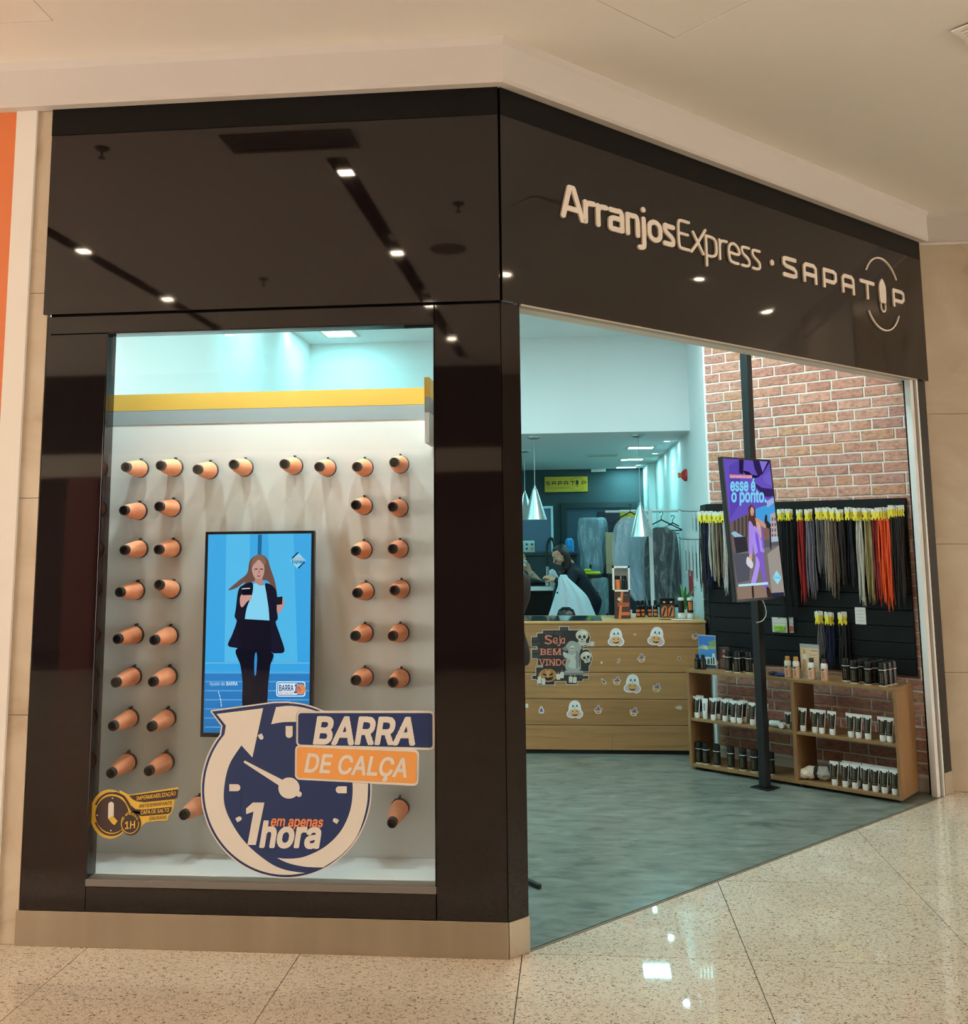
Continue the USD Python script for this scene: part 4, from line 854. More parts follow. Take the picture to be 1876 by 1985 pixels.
# doorway
door_f = M('door_frame_dark', (44, 54, 58), rough=.6)
t = thing('door_1', kind='structure')
obj('door_frame', cat(span((.10, YB-.03, 0), (.175, YB-.001, 2.075)), span((1.045, YB-.03, 0), (1.115, YB-.001, 2.075)), span((.175, YB-.03, 2.0), (1.045, YB-.001, 2.075))), door_f, t)
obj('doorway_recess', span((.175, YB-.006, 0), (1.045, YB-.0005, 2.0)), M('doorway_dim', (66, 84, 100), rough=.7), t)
obj('door_leaf', span((.60, YB-.028, .005), (1.02, YB-.008, 1.95), .002), M('door_navy', (22, 26, 38), rough=.4), t)
t = thing('exit_light', 'small white emergency light under the back ceiling', 'emergency light', (.62, YB-.06, ZL))
obj('body', span((-.10, -.03, -.045), (.10, .03, -.001), .005), plastic_white, t); obj('indicator', span((-.01, -.034, -.03), (.01, -.029, -.02)), M('red_lamp', (255, 90, 80), emit=SCREEN*1.2), t)
t = thing('ceiling_air_vent', 'narrow slot air vent in the low back ceiling', 'air vent', (.61, 7.05, ZL))
obj('frame', plate(sbox(-.17, -.11, .17, .11).difference(sbox(-.15, -.09, .15, .09)), .008, z0=-.009), white_paint, t)
for k in range(6): obj('slat', box((0, -.075+.03*k, -.004), (.30, .02, .003)), M('vent_white', (190, 196, 196), rough=.5), t)
# right side wall: fire alarm, red box
q = at(1331, 921, (XRW, 0, 0), (1, 0, 0)); t = thing('fire_alarm', 'red fire alarm bell with an orange front on the white side wall', 'fire alarm', (XRW-.001, q[1], q[2]))
redp = M('red_plastic', (190, 44, 48), rough=.4)
ry = trimesh.transformations.rotation_matrix(-math.pi/2, [0, 1, 0])
obj('base', lathe([(0, 0), (.055, 0), (.055, .02), (.03, .045), (0, .045)], 20).apply_transform(ry), redp, t); obj('horn', lathe([(0, .045), (.02, .045), (.024, .075), (0, .075)], 16).apply_transform(ry), M('alarm_orange', (230, 110, 50), rough=.4), t)
q = at(1340, 1130, (XRW, 0, 0), (1, 0, 0)); t = thing('extinguisher_sign', 'flat red sign low on the white side wall behind the counter', 'sign')
obj('plate', span((XRW-.006, q[1]-.16, q[2]-.11), (XRW-.001, q[1]+.16, q[2]+.11), .001), redp, t)
q = at(1348, 1178, (XRW, 0, 0), (1, 0, 0)); t = thing('wall_outlet', 'white socket plate on the side wall at the right end of the counter', 'socket')
obj('plate', span((XRW-.008, q[1]-.04, q[2]-.06), (XRW-.001, q[1]+.04, q[2]+.06), .002), plastic_white, t); [obj('socket', span((XRW-.0095, q[1]-.02, q[2]+dz-.012), (XRW-.008, q[1]+.02, q[2]+dz+.012)), M('socket_grey', (170, 176, 176), rough=.5), t) for dz in (-.025, .025)]
# ------------------------------------------------------------------ slat panel on the brick wall
slat_b = M('slat_black', (18, 20, 21), rough=.5, spec=.25, var=1., col2=(14, 16, 17), scale=(3, 3, 40))
pt = thing('slat_panel', 'black slat board fixed to the brick wall behind the hanging laces', 'slat panel')
nS = 11; hS_ = (PAN_Z1-PAN_Z0)/nS
for k in range(nS): obj('slat', kbox(.0, PAN_U1, .012, .03, PAN_Z0+k*hS_+.0025, PAN_Z0+(k+1)*hS_-.0025, .0015), slat_b, pt)
obj('backing', kbox(.002, PAN_U1-.004, .0072, .0118, PAN_Z0+.002, PAN_Z1-.002), M('slat_backing', (16, 18, 19), rough=.7), pt)
pt2 = thing('slat_panel', 'narrow end of the black slat board on the white side wall', 'slat panel')
for k in range(nS): obj('slat', span((XRW-.018, 3.535, PAN_Z0+k*hS_+.0025), (XRW-.001, 3.86, PAN_Z0+(k+1)*hS_-.0025), .0012), slat_b, pt2)
# ---- shoelace bundles on hooks
tag_y = M('tag_yellow', (238, 216, 58), rough=.6); tag_w = M('tag_white', (228, 226, 206), rough=.6); hook_m = M('hook_black', (20, 20, 22), rough=.3, metal=.5)
def lace_mat(c, k): return M('lace_'+k, c, rough=.8, var=1., col2=tuple(np.array(c)*.78), scale=(200, 200, 8))
LC = {'black': (24, 24, 26), 'dark brown': (46, 36, 32), 'navy blue': (24, 32, 66), 'beige': (196, 178, 148), 'grey': (120, 112, 112), 'lavender grey': (128, 122, 134), 'red': (176, 36, 34), 'brown': (112, 92, 76), 'taupe': (158, 140, 118), 'cream': (212, 204, 186), 'gold': (176, 154, 102), 'bright orange': (255, 92, 34), 'white': (228, 226, 220), 'dark red': (150, 36, 32)}
def laces(px, py_top, py_tag, py_end, color, label, ncards, wid, n, group, fan=.0):
    """A stack of headed cards on a hook with laces hanging from each card."""
    o = .075; u, zt_ = onK(px, py_top, o); zc = onK(px, py_tag, o)[1]; ze = onK(px+5, py_end, o)[1]
    org = KO+KD*u+KN*.0305
    m = np.eye(4); m[:3, 0], m[:3, 1], m[:3, 2], m[:3, 3] = KD, -KN, Z3, org+Z3*zt_
    m[:3, 0] = KD; m[:3, 1] = np.cross(Z3, KD)
    t = thing('shoelace_bundle', label, 'shoelaces', group=group, matrix=m)      # local x along the wall, -y out of it
    hh = zt_-zc
    obj('hook', cat(tube([(0, 0, -.006), (0, -.045, -.008), (0, -.085, -.006), (0, -.10, .004)], .0022), box((0, -.0015, -.006), (.012, .003, .022))), hook_m, t)
    w = .0155
    card = Polygon([(-w, 0), (w, 0), (w, -hh*.45), (w*.66, -hh*.60), (w*1.0, -hh*.82), (w*.75, -hh), (w*.45, -hh), (w*.30, -hh*.78), (-w*.30, -hh*.78), (-w*.45, -hh), (-w*.75, -hh), (-w*1.0, -hh*.82), (-w*.66, -hh*.60), (-w, -hh*.45)])
    hd = card.intersection(sbox(-1, -hh*.34, 1, 1)); lo = card.intersection(sbox(-1, -1, 1, -hh*.34))
    for k in range(ncards):
        yk = -.085+k*.0075; f = frame((RNG.uniform(-.003, .003)+max(0, wid-.04)*(k/(max(1, ncards-1))-.5)+.003*k/ncards, yk, RNG.uniform(-.003, .003)), (1, RNG.uniform(-.1, .1), 0), (0, 0, 1))
        c_ = obj('tag', plate(lo, .001, f), tag_y, t); obj('tag_header', plate(hd, .001, f), tag_w, c_)
    S = []
    for i in range(n):
        x = .88*wid*(i/(n-1)-.5)+RNG.uniform(-.003, .003); y = -.085+RNG.uniform(0, .055); L_ = (zt_-ze)*RNG.uniform(.84, 1.0)
        if i == n//2: L_ = zt_-ze
        dx = RNG.uniform(-.010, .010)+fan*(i/(n-1)-.5)
        zz = np.linspace(-hh*.88, -L_, 9); s = np.linspace(0, 1, 9)
        pts = np.c_[x*.85+dx*s**1.5+.0025*np.sin(s*7+i), y+.004*np.sin(s*5+i*1.7), zz]
        S.append(tube(pts, np.where(s > .93, .0014, .0036+.0007*(i % 3)), 5))
    obj('laces', cat(*S), lace_mat(LC[color], color.replace(' ', '_')), t, smooth=60)
    return t
GT = 'shoelaces on the top row of hooks'
for a in [(1362, 991, 1014, 1160, 'dark brown', 'dark brown shoelaces at the far left of the top row, beside the white wall', 4, .05, 12), (1371, 991, 1014, 1150, 'navy blue', 'dark navy shoelaces second from the left of the top row', 3, .05, 12), (1380, 991, 1014, 1128, 'cream', 'cream shoelaces third from the left, left of the tall screen', 3, .045, 10, ), (1388, 991, 1014, 1138, 'taupe', 'taupe shoelaces left of the tall screen between cream and dark brown ones', 3, .04, 10), (1396, 992, 1014, 1120, 'brown', 'brown shoelaces tucked behind the white ones left of the tall screen', 3, .04, 8), (1404, 991, 1014, 1155, 'white', 'white shoelaces hanging longest, right next to the tall screen', 2, .03, 7),
          (1517, 987, 1010, 1200, 'black', 'long black shoelaces just right of the tall screen', 4, .055, 14), (1532, 987, 1010, 1190, 'black', 'black shoelaces left of the narrow red bundle', 4, .055, 14), (1552, 988, 1011, 1172, 'red', 'narrow bright red shoelaces right of the black ones', 4, .045, 14), (1569, 987, 1010, 1162, 'lavender grey', 'lavender grey shoelaces right of the red bundle', 5, .06, 14), (1590, 985, 1009, 1122, 'grey', 'short grey shoelaces between the lavender and taupe bundles', 4, .055, 12), (1604, 984, 1008, 1155, 'taupe', 'taupe shoelaces at the middle of the black board', 4, .05, 11), (1616, 985, 1009, 1162, 'brown', 'brown shoelaces right of the taupe ones', 4, .05, 11), (1630, 988, 1011, 1140, 'dark brown', 'dark brown shoelaces left of the cream bundle', 4, .05, 12), (1647, 984, 1009, 1140, 'black', 'black shoelaces just left of the cream bundle', 4, .06, 12), (1664, 985, 1010, 1176, 'cream', 'cream shoelaces right of the black gap on the board', 5, .06, 13), (1682, 985, 1010, 1172, 'gold', 'golden beige shoelaces left of the dark red bundle', 4, .06, 13), (1698, 986, 1009, 1176, 'dark red', 'dark red shoelaces left of the bright orange bundle', 4, .055, 14), (1713, 984, 1009, 1186, 'bright orange', 'wide bright orange shoelaces near the right of the board', 6, .10, 26), (1738, 980, 1004, 1180, 'dark brown', 'dark brown shoelaces at the right end of the top row', 6, .10, 22)]:
    laces(a[0], a[1], a[2], a[3], a[4], a[5], a[6], a[7], a[8], GT)
GL = 'shoelaces on the lower row of hooks'
laces(1590, 1184, 1209, 1278, 'grey', 'grey shoelaces on the lower hooks, leftmost of three', 4, .055, 11, GL); laces(1609, 1186, 1212, 1296, 'navy blue', 'navy blue shoelaces on the lower hooks, middle of three', 5, .06, 13, GL); laces(1634, 1186, 1211, 1300, 'black', 'black shoelaces on the lower hooks, rightmost of three', 5, .06, 13, GL)
# ---- other things on the board
def on_board(name, label, category, x0, y0, x1, y1, t_=.004, off=.0345, mat=None):
    a, b = onK(x0, y0, off), onK(x1, y1, off); u0, u1, z0, z1 = a[0], b[0], b[1], a[1]
    t = thing(name, label, category); return t, u0, u1, z0, z1
t, u0, u1, z0, z1 = on_board('notice_sheet', 'white notice sheet pinned to the black board right of the lower laces', 'notice', 1656, 1177, 1679, 1211)
obj('sheet', kbox(u0, u1, .0315, .0335, z0, z1), paper_w, t)
[art('print_line', [(sbox(u0+(u1-u0)*.2, z0+(z1-z0)*k, u1-(u1-u0)*.15, z0+(z1-z0)*k+.002), (150, 150, 150))], FK(.0335), t, .0003) for k in (.2, .4, .6, .8)]
clear = M('clear_plastic', (235, 240, 240), rough=.08, alpha=.28)
for k, (xa, xb, lab, c1) in enumerate(((1496, 1527, 'clear packet of lime green laces hanging on the black board', (150, 200, 40)), (1529, 1539, 'clear packet with an orange insert hanging beside the lime one', (210, 100, 60)))):
    t, u0, u1, z0, z1 = on_board('hanging_packet', lab, 'packet', xa, 1196, xb, 1227, off=.06)
    obj('hook', tube([KO+KD*((u0+u1)/2)+KN*o+Z3*(z1-.006) for o in (.0325, .075, .085)], .002), hook_m, t)
    obj('sleeve', kbox(u0, u1, .062, .066, z0, z1, .001), clear, t)
    obj('header', kbox(u0+.002, u1-.002, .060, .0618, z1-.04, z1-.004), M('packet_header', (226, 200, 170), rough=.5), t)
    obj('insert', kbox(u0+.004, u1-.004, .058, .0612, z0+.006, z1-.045), M(f'packet_insert_{k}', (226, 214, 150) if not k else (222, 180, 160), rough=.6), t)
    cu, cz = (u0+u1)/2, z0+(z1-z0)*.28; S = []
    wv = (u1-u0)*.36
    for j in range(5 if not k else 2):
        ph = j*1.1; S.append(tube([KO+KD*(cu+wv*math.cos(a+ph)*.95)+KN*(.069+.002*math.sin(a*3))+Z3*(cz+.016*math.sin(a*2+ph)) for a in np.linspace(0, 2*math.pi, 22)], .003, 5))
    obj('coiled_laces', cat(*S), M(f'packet_lace_{k}', c1, rough=.6), t)
# hooks and hanging cards at the white end
for k, (zz, yy, lab) in enumerate(((1.815, 3.62, 'upper hook with hanging insole packets at the end of the black board'), (1.60, 3.70, 'lower hook with hanging brushes and insole packets by the white wall'))):
    t = thing('hook_display', lab, 'hook display', (XRW-.02, yy, zz))
    obj('hook', tube([(.0, 0, 0), (-.10, -.005, 0), (-.17, -.008, .004), (-.19, -.009, .018)], .0025), hook_m, t)
    for j in range(3 + k*2):
        xx = -.035-.026*j; hh = (.17, .34)[k]*(1-.06*j)
        c_ = obj('packet', span((xx-.002, -.045, -hh), (xx+.002, .04, -.004), .001), clear, t)
        obj('insert', span((xx-.0012, -.035+.004*j, -hh*.92), (xx+.0012, .025, -hh*.32)), [M('insert_tan', (176, 132, 96), rough=.7), M('insert_dark', (40, 36, 34), rough=.7), M('insert_grey', (170, 168, 164), rough=.7)][j % 3], c_)
# ------------------------------------------------------------------ post with screen
PO = np.array([1.487, 2.706, 0]); ang = math.radians(45)
t = thing('post', 'black square steel post standing on a foot plate and running to the ceiling', 'post', PO, ang)
teal_black = M('post_black', (15, 17, 19), rough=.4)
obj('post', box((0, 0, ZU/2+.004), (.056, .056, ZU-.012), bev=.002), teal_black, t)
obj('foot_plate', box((0, 0, .0045), (.135, .135, .008), bev=.001), teal_black, t)
for sx in (-1, 1):
    for sy in (-1, 1): obj('bolt', lathe([(0, .0085), (.006, .0085), (.006, .013), (0, .013)], 8).apply_translation((sx*.05, sy*.05, 0)), black_metal, t)
tilt = math.radians(4.3); PT = PO+BN*.128
w2, h2_ = .555, .945; cen = PT+Z3*1.673
ey = np.array([0, 0, 1.])*math.cos(tilt)-BN*math.sin(tilt)
c4 = [at(*q, cen, np.cross(BD, ey)) for q in ((1398, 886), (1496, 891), (1520, 1161), (1428, 1166))]
cen = sum(c4)/4; w2 = (np.linalg.norm(c4[1]-c4[0])+np.linalg.norm(c4[2]-c4[3]))/2; h2_ = (np.linalg.norm(c4[0]-c4[3])+np.linalg.norm(c4[1]-c4[2]))/2
FT = frame(cen, BD, ey)
t = thing('post_screen', 'tall screen on the black post showing a woman in a lilac suit in a street', 'screen', matrix=FT)     # local x right, y up, z out
ox, oy = w2/2, h2_/2
obj('casing', cat(box((0, 0, -.018), (w2, h2_, .03), bev=.003), box((0, -.02, -.042), (w2*.8, h2_*.8, .022), bev=.006)), MATS['tv_black'], t)
obj('bezel', plate(sbox(-ox, -oy, ox, oy).difference(sbox(-ox+.012, -oy+.016, ox-.012, oy-.012)), .004, z0=-.0025), MATS['tv_black'], t)
obj('mount', box((0, 0, -.058), (.16, .22, .012)), black_metal, t)
obj('cable', tube(spline([(.03, -oy+.02, -.03), (.05, -oy-.03, -.02), (.06, -oy-.09, -.022), (.04, -oy-.13, -.04), (.0, -oy-.14, -.06)], 5), .003), M('cable_white', (200, 204, 204), rough=.5), t)
inv = np.linalg.inv(FT)
f2 = lambda x, y: (inv@np.r_[at(x, y, cen, FT[:3, 2]), 1])[:2]
U = cropmap(1300, 850, .17630, f2)
sc2 = sbox(-ox+.012, -oy+.016, ox-.012, oy-.012)
Ux = lambda s, a, b, h, **k: U(flip(fit(text(s, **k), (a[0], -a[1]), (b[0], -b[1]), h)))
big = lambda s, a, b, h: Ux(s, a, b, h, bold=True, grow=.03)
L2 = [(sc2, (96, 92, 96)),
 (U(P((930,770),(1180,690),(1200,900),(930,1000))), (70, 160, 226)), (U(P((650,930),(860,820),(880,1200),(660,1250))), (110, 96, 92)), *[(U(P((690+k*42,900-k*16),(712+k*42,892-k*16),(716+k*42,1080),(694+k*42,1090))), (76, 66, 64)) for k in range(4)],
 (U(P((1090,830),(1190,800),(1200,1110),(1100,1110))), (176, 168, 170)), *[(U(sbox(1110+k*30, 870+j*60, 1124+k*30, 905+j*60)), (110, 80, 78)) for k in range(3) for j in range(4)], (U(P((990,980),(1060,930),(1100,1110),(1000,1120))), (130, 96, 90)),
 (U(P((660,1040),(700,1018),(800,1078),(700,1085))), (150, 190, 214)), (U(P((690,1090),(830,1080),(850,1260),(720,1270))), (52, 50, 58)), (U(P((1090,1080),(1190,1075),(1195,1130),(1095,1140))), (170, 190, 210)),
 (U(P((690,1270),(1240,1160),(1270,1780),(740,1800))), (118, 112, 110)), (U(P((690,1270),(880,1260),(860,1560),(730,1590))), (84, 86, 98)), (U(P((1060,1270),(1210,1160),(1250,1690),(1110,1700))), (158, 150, 142)), (U(P((720,1640),(1100,1600),(1120,1780),(740,1800))), (142, 120, 104)), (U(P((1090,1700),(1240,1690),(1245,1740),(1090,1740))), (40, 44, 70)),
 (U(SM((1040,840),(1030,900),(1040,960),(1075,990),(1100,960),(1085,930),(1060,900),(1058,850))), (44, 44, 50)), (U(P((1085,985),(1100,985),(1105,1215),(1090,1215))), (44, 44, 50)),
 (U(P((560,190),(1150,190),(1150,660),(640,935))), (104, 84, 190)), (U(P((640,300),(760,230),(770,700),(650,880))), (92, 72, 176)), (U(P((750,225),(800,225),(795,395),(750,380))), (40, 28, 70)), (U(P((900,235),(1100,235),(1010,390),(960,420),(920,330))), (46, 34, 84)), (U(P((970,240),(1070,240),(1008,372))), (136, 116, 214)), (U(SM((795,360),(850,365),(900,400),(980,412),(900,440),(830,400))), (30, 22, 52)), (U(SM((900,470),(1000,540),(1130,560),(1140,620),(1040,640),(940,540))), (54, 40, 96)), (U(P((1010,420),(1120,330),(1135,540),(1030,480))), (116, 96, 200)), (U(P((1050,690),(1140,640),(1145,700),(1060,760))), (160, 180, 230)),
 (U(P((644,395),(893,402),(896,440),(646,436))), (206, 130, 160)), (Ux('Fazer bainha por assim', (652,430), (888,434), 24), (240, 214, 226)),
 (big('esse é', (652,574), (930,574), 128), (126, 212, 246)), (big('o ponto.', (664,694), (1052,696), 130), (126, 212, 246)),
 (U(SM((880,730),(850,770),(855,830),(850,900),(880,970),(920,960),(960,990),(950,900),(930,850),(925,780),(905,745))), (84, 56, 52)), (U(SM((888,750),(872,790),(880,840),(895,852),(910,830),(912,780))), (206, 160, 150)), (U(P((884,826),(904,822),(898,834))), (170, 60, 70)),
 (U(SM((930,870),(990,900),(1040,940),(1040,985),(990,960),(940,930))), (196, 150, 130)), (U(SM((935,930),(960,920),(1000,1000),(990,1100),(960,1030))), (206, 170, 146)),
 (U(SM((860,910),(905,960),(915,1060),(905,1160),(895,1280),(860,1280),(855,1100))), (170, 140, 232)), (U(SM((915,960),(960,1010),(990,1100),(1028,1240),(930,1285),(905,1160),(905,1040))), (172, 146, 240)), (U(P((925,1010),(960,1060),(985,1250),(960,1260),(930,1100))), (128, 96, 210)), (U(P((985,940),(1010,1000),(1030,1240),(1005,1200))), (130, 96, 200)),
 (U(SM((930,1280),(1010,1250),(1030,1400),(1050,1560),(1075,1640),(1035,1650),(1010,1540),(975,1410))), (132, 96, 200)), (U(SM((935,1290),(975,1370),(960,1480),(930,1590),(880,1600),(910,1470),(930,1380))), (176, 150, 240)),
 (U(SM((860,1280),(890,1270),(890,1330),(870,1340))), (206, 166, 150)), (U(SM((840,1300),(880,1330),(905,1380),(890,1430),(845,1400),(828,1360))), (216, 212, 220)),
 (U(SM((888,1610),(905,1620),(915,1740),(895,1745))), (60, 44, 44)), (U(SM((1050,1640),(1085,1650),(1110,1740),(1130,1755),(1070,1760))), (60, 44, 44)),
 (U(P((742,1605),(1066,1578),(1068,1606),(744,1630))), (186, 228, 246)), (U(P((1160,1450),(1216,1530),(1172,1605),(1120,1530))), (150, 222, 246)), (Ux('Express', (1132,1540), (1206,1540), 26, bold=True), (90, 170, 210)), (Ux('Arranjos', (1136,1512), (1200,1512), 14), (110, 180, 214))]
art('screen_picture', [(g.intersection(sc2), c) for g, c in L2], np.eye(4), t, .0008, emit=.62)
# ------------------------------------------------------------------ low shelf unit
shelf_wood = wood('shelf_wood', (150, 112, 70), s=(20, 20, 2.2), amt=.9); shelf_in = wood('shelf_wood_inner', (124, 82, 56), s=(20, 20, 2.2), amt=.9)
UA, UB, OF, OBk, H1 = -.008, 1.447, .397, .085, .686
UM = onK(1539, 1420, OF)[0]
sh = thing('shelf_unit', 'low open wooden shelf unit with four bays against the brick wall', 'shelf unit')
T_ = .020
obj('top', kbox(UA, UB, OBk, OF, H1-T_, H1, .001), shelf_wood, sh)
obj('side_panel', kbox(UA, UA+T_, OBk, OF, .022, H1-T_-.0005, .001), shelf_wood, sh); obj('side_panel', kbox(UB-T_, UB, OBk, OF, .022, H1-T_-.0005, .001), shelf_wood, sh)
obj('divider', kbox(UM-.013, UM+.013, OBk, OF-.001, .042, H1-T_-.0005, .001), shelf_wood, sh)
obj('base_board', kbox(UA+T_+.0005, UB-T_-.0005, OBk, OF-.001, .022, .042, .001), shelf_wood, sh)
ZM = .352
obj('shelf', kbox(UA+T_+.0005, UM-.0135, OBk, OF-.004, ZM-.018, ZM, .001), shelf_wood, sh); obj('shelf', kbox(UM+.0135, UB-T_-.0005, OBk, OF-.004, ZM-.018, ZM, .001), shelf_wood, sh)
for u in (UA+.03, UM, UB-.06): obj('foot', kbox(u, u+.03, OBk+.02, OF-.03, .001, .0218), M('shelf_foot', (20, 18, 16), rough=.6), sh)
ZTOP, ZMID, ZLOW = H1+.0006, ZM+.0006, .0426
def kpos(px, off, z, py, mg=.033):
    """Where something stands on a shelf: under this place of the photo, off from the brick wall, at height z."""
    u = float(np.clip(onK(px, py, off)[0], UA+T_+mg, UB-T_-mg)); u = u if abs(u-UM) > .046 or z > .5 else UM+math.copysign(.046, u-UM); p = KO+KD*u+KN*off; return (p[0], p[1], z)
KROT = -A36
can_black = M('can_black', (26, 25, 24), rough=.3); gold = M('print_gold', (150, 128, 70), rough=.5); cap_black = M('cap_black', (20, 20, 20), rough=.4)
def gold_marks(r, z0, z1, n=7, ncols=2):
    S = []
    for k in range(n):
        z = z0+(z1-z0)*k/n
        for c_, a in enumerate((-1.75, -1.35)[:ncols]):
            hh = (z1-z0)/n*(.62 if c_ == 0 else .35)
            a0, a1 = a-.08, a+(.06 if c_ == 0 else .16)
            q = lambda aa, rr_: (rr_*math.cos(aa), rr_*math.sin(aa))
            V = np.array([[*q(a0, r+.0002), z], [*q(a1, r+.0002), z], [*q(a1, r+.0002), z+hh], [*q(a0, r+.0002), z+hh]]); S.append(trimesh.Trimesh(V, [(0, 1, 2), (0, 2, 3)], process=False))
    return cat(*S)
CAN = TUBE = SPRAY = None
def can(px, py, off, z, label, group, s=1.0):
    global CAN
    p = kpos(px, off, z, py, .0275); m = np.eye(4); c, s_ = math.cos(KROT), math.sin(KROT); m[:2, :2] = [[c, -s_], [s_, c]]; m[:3, :3] *= s; m[:3, 3] = p
    if CAN is None:
        CAN = thing('spray_can', label, 'spray can', group=group, matrix=m)
        obj('can', lathe([(0, .003), (.0245, .003), (.0255, .006), (.0255, .092), (.0245, .097), (0, .097)], 22), can_black, CAN, smooth=40)
        obj('base_ring', lathe([(0, 0), (.0255, 0), (.0262, .002), (.0262, .006), (.0, .006)], 22), tag_w, CAN); obj('neck_ring', lathe([(0, .097), (.0262, .097), (.0262, .101), (0, .101)], 22), plastic_white, CAN)
        obj('cap', lathe([(0, .101), (.0245, .101), (.0245, .136), (.022, .143), (.014, .146), (0, .146)], 22), cap_black, CAN, smooth=40)
        obj('label_print', gold_marks(.0256, .022, .085), gold, CAN)
        return CAN
    return copy_of(CAN, label=label, group=group, matrix=m)
def tube_item(px, py, off, z, label, group, rot=0., s=1.0):
    global TUBE
    p = kpos(px, off, z, py); a = KROT+rot; m = np.eye(4); c, s_ = math.cos(a), math.sin(a); m[:2, :2] = [[c, -s_], [s_, c]]; m[:3, :3] *= s; m[:3, 3] = p
    if TUBE is None:
        TUBE = thing('polish_tube', label, 'tube', group=group, matrix=m)
        th = np.arange(24)*2*math.pi/24; R_ = []
        for z_ in np.linspace(.034, .142, 10):
            k = (z_-.034)/.108; rx, ryy = .0185+.0115*k, .0185*(1-k)+.0012
            R_.append(np.c_[rx*np.cos(th), ryy*np.sin(th), np.full(24, z_)])
        obj('tube', grid_tube(np.array(R_)), plastic_white, TUBE, smooth=50)
        obj('crimp', box((0, 0, .1435), (.060, .003, .009)), plastic_white, TUBE)
        obj('cap', lathe([(0, 0), (.0165, 0), (.019, .004), (.0205, .030), (.018, .034), (0, .034)], 22), paper_w, TUBE, smooth=40)
        V = []
        for z_ in (.040, .060, .085, .110, .130):
            k = (z_-.034)/.108; rx, ryy = .0185+.0115*k, .0185*(1-k)+.0012
            xx_ = np.linspace(-.86, .86, 11); V.append(np.c_[rx*xx_, -ryy*np.sqrt(1-xx_**2)-.0009, np.full(11, z_)])
        V = np.vstack(V); f = []
        for r in range(4):
            for i in range(10): A = r*11+i; f += [(A, A+1, A+12), (A, A+12, A+11)]
        lb_ = trimesh.Trimesh(V, f, process=False); obj('label', lb_, can_black, TUBE, smooth=True)
        S = []
        for k in range(8):
            z_ = .062+.0085*k; q = (z_-.034)/.108; yy = -(.0185*(1-q)+.0012)-.0012
            S.append(box((-.006, yy, z_), (.005, .0006, .005))); S.append(box((.002, yy, z_+.001), (.006, .0006, .0022)))
        S.append(box((0, -.0178, .051), (.022, .0012, .003)))
        obj('label_print', cat(*S), gold, TUBE); obj('sticker', box((.002, -.0052, .127), (.022, .0008, .012)), paper_w, TUBE)
        return TUBE
    return copy_of(TUBE, label=label, group=group, matrix=m)
ords = ['first', 'second', 'third', 'fourth', 'fifth', 'sixth', 'seventh', 'eighth', 'ninth', 'tenth']
g1 = 'spray cans in the lower left bay'
for i, x in enumerate((1348, 1369, 1390, 1417.5, 1441, 1463, 1495)): can(x, (1480, 1484, 1488, 1493, 1497, 1501, 1507)[i], .345, ZLOW, f"black spray can with a white ring in the lower left bay, {ords[i]} from the left", g1)
g2 = 'tubes in the upper left bay'
for i, (x, o) in enumerate(((1343.5, .36), (1351, .31), (1383, .365), (1392, .32), (1406, .355), (1414, .31), (1422, .365), (1434, .36), (1443, .31), (1459.5, .36), (1483, .34))): tube_item(x, 1386+(x-1343)*.155, o, ZMID, f"polish tube in the upper left bay, {(ords+['eleventh'])[i]} from the left", g2, RNG.uniform(-.1, .1))
p = kpos(1367, .35, ZMID, 1388); t = thing('white_tube', 'plain white tube among the black ones in the upper left bay', 'tube', p, KROT)
th = np.arange(24)*2*math.pi/24
obj('tube', grid_tube(np.array([np.c_[(.017+.009*k)*np.cos(th), (.017*(1-k)+.001)*np.sin(th), np.full(24, .026+.112*k)] for k in np.linspace(0, 1, 8)])), plastic_white, t, smooth=50); obj('cap', lathe([(0, 0), (.016, 0), (.0175, .025), (0, .025)], 20), paper_w, t); obj('print', box((.002, -.0145, .08), (.012, .001, .05)), M('print_grey', (150, 150, 148), rough=.6), t)
t = thing('lying_bottle', 'white bottle lying on its side at the right of the upper left bay', 'bottle', kpos(1503, .33, ZMID+.0215, 1398), KROT)
rx90 = trimesh.transformations.rotation_matrix(math.pi/2, [0, 1, 0])
obj('bottle', lathe([(0, -.04), (.019, -.04), (.021, -.036), (.021, .03), (.012, .04), (0, .04)], 20).apply_transform(rx90), plastic_white, t, smooth=40); obj('cap', lathe([(0, -.075), (.012, -.075), (.013, -.0405), (0, -.0405)], 18).apply_transform(rx90), cap_black, t)
t = thing('white_roll', 'small white round pot lying beside the bottle in the upper left bay', 'pot', kpos(1516, .36, ZMID+.021, 1403), KROT)
ry90 = trimesh.transformations.rotation_matrix(math.pi/2, [1, 0, 0])
obj('pot', lathe([(0, -.02), (.0195, -.02), (.0205, -.016), (.0205, .016), (.0195, .02), (0, .02)], 22).apply_transform(ry90), plastic_white, t, smooth=40); obj('lid', lathe([(0, .0205), (.016, .0205), (.0165, .024), (0, .0245)], 20).apply_transform(ry90), paper_w, t)
tube_item(1527.5, 1407, .32, ZMID, 'black and white tube half hidden behind the shelf divider', g2, .2, .7)
g3 = 'tubes in the upper right bay'
for i, x in enumerate((1548, 1580, 1593.6, 1614, 1650, 1665, 1683, 1712, 1725.5)): tube_item(x, 1413+(x-1548)*.155, .355, ZMID, f"polish tube in the upper right bay, {ords[i]} from the left", g3, RNG.uniform(-.08, .08))
g4 = 'tubes in the lower right bay'
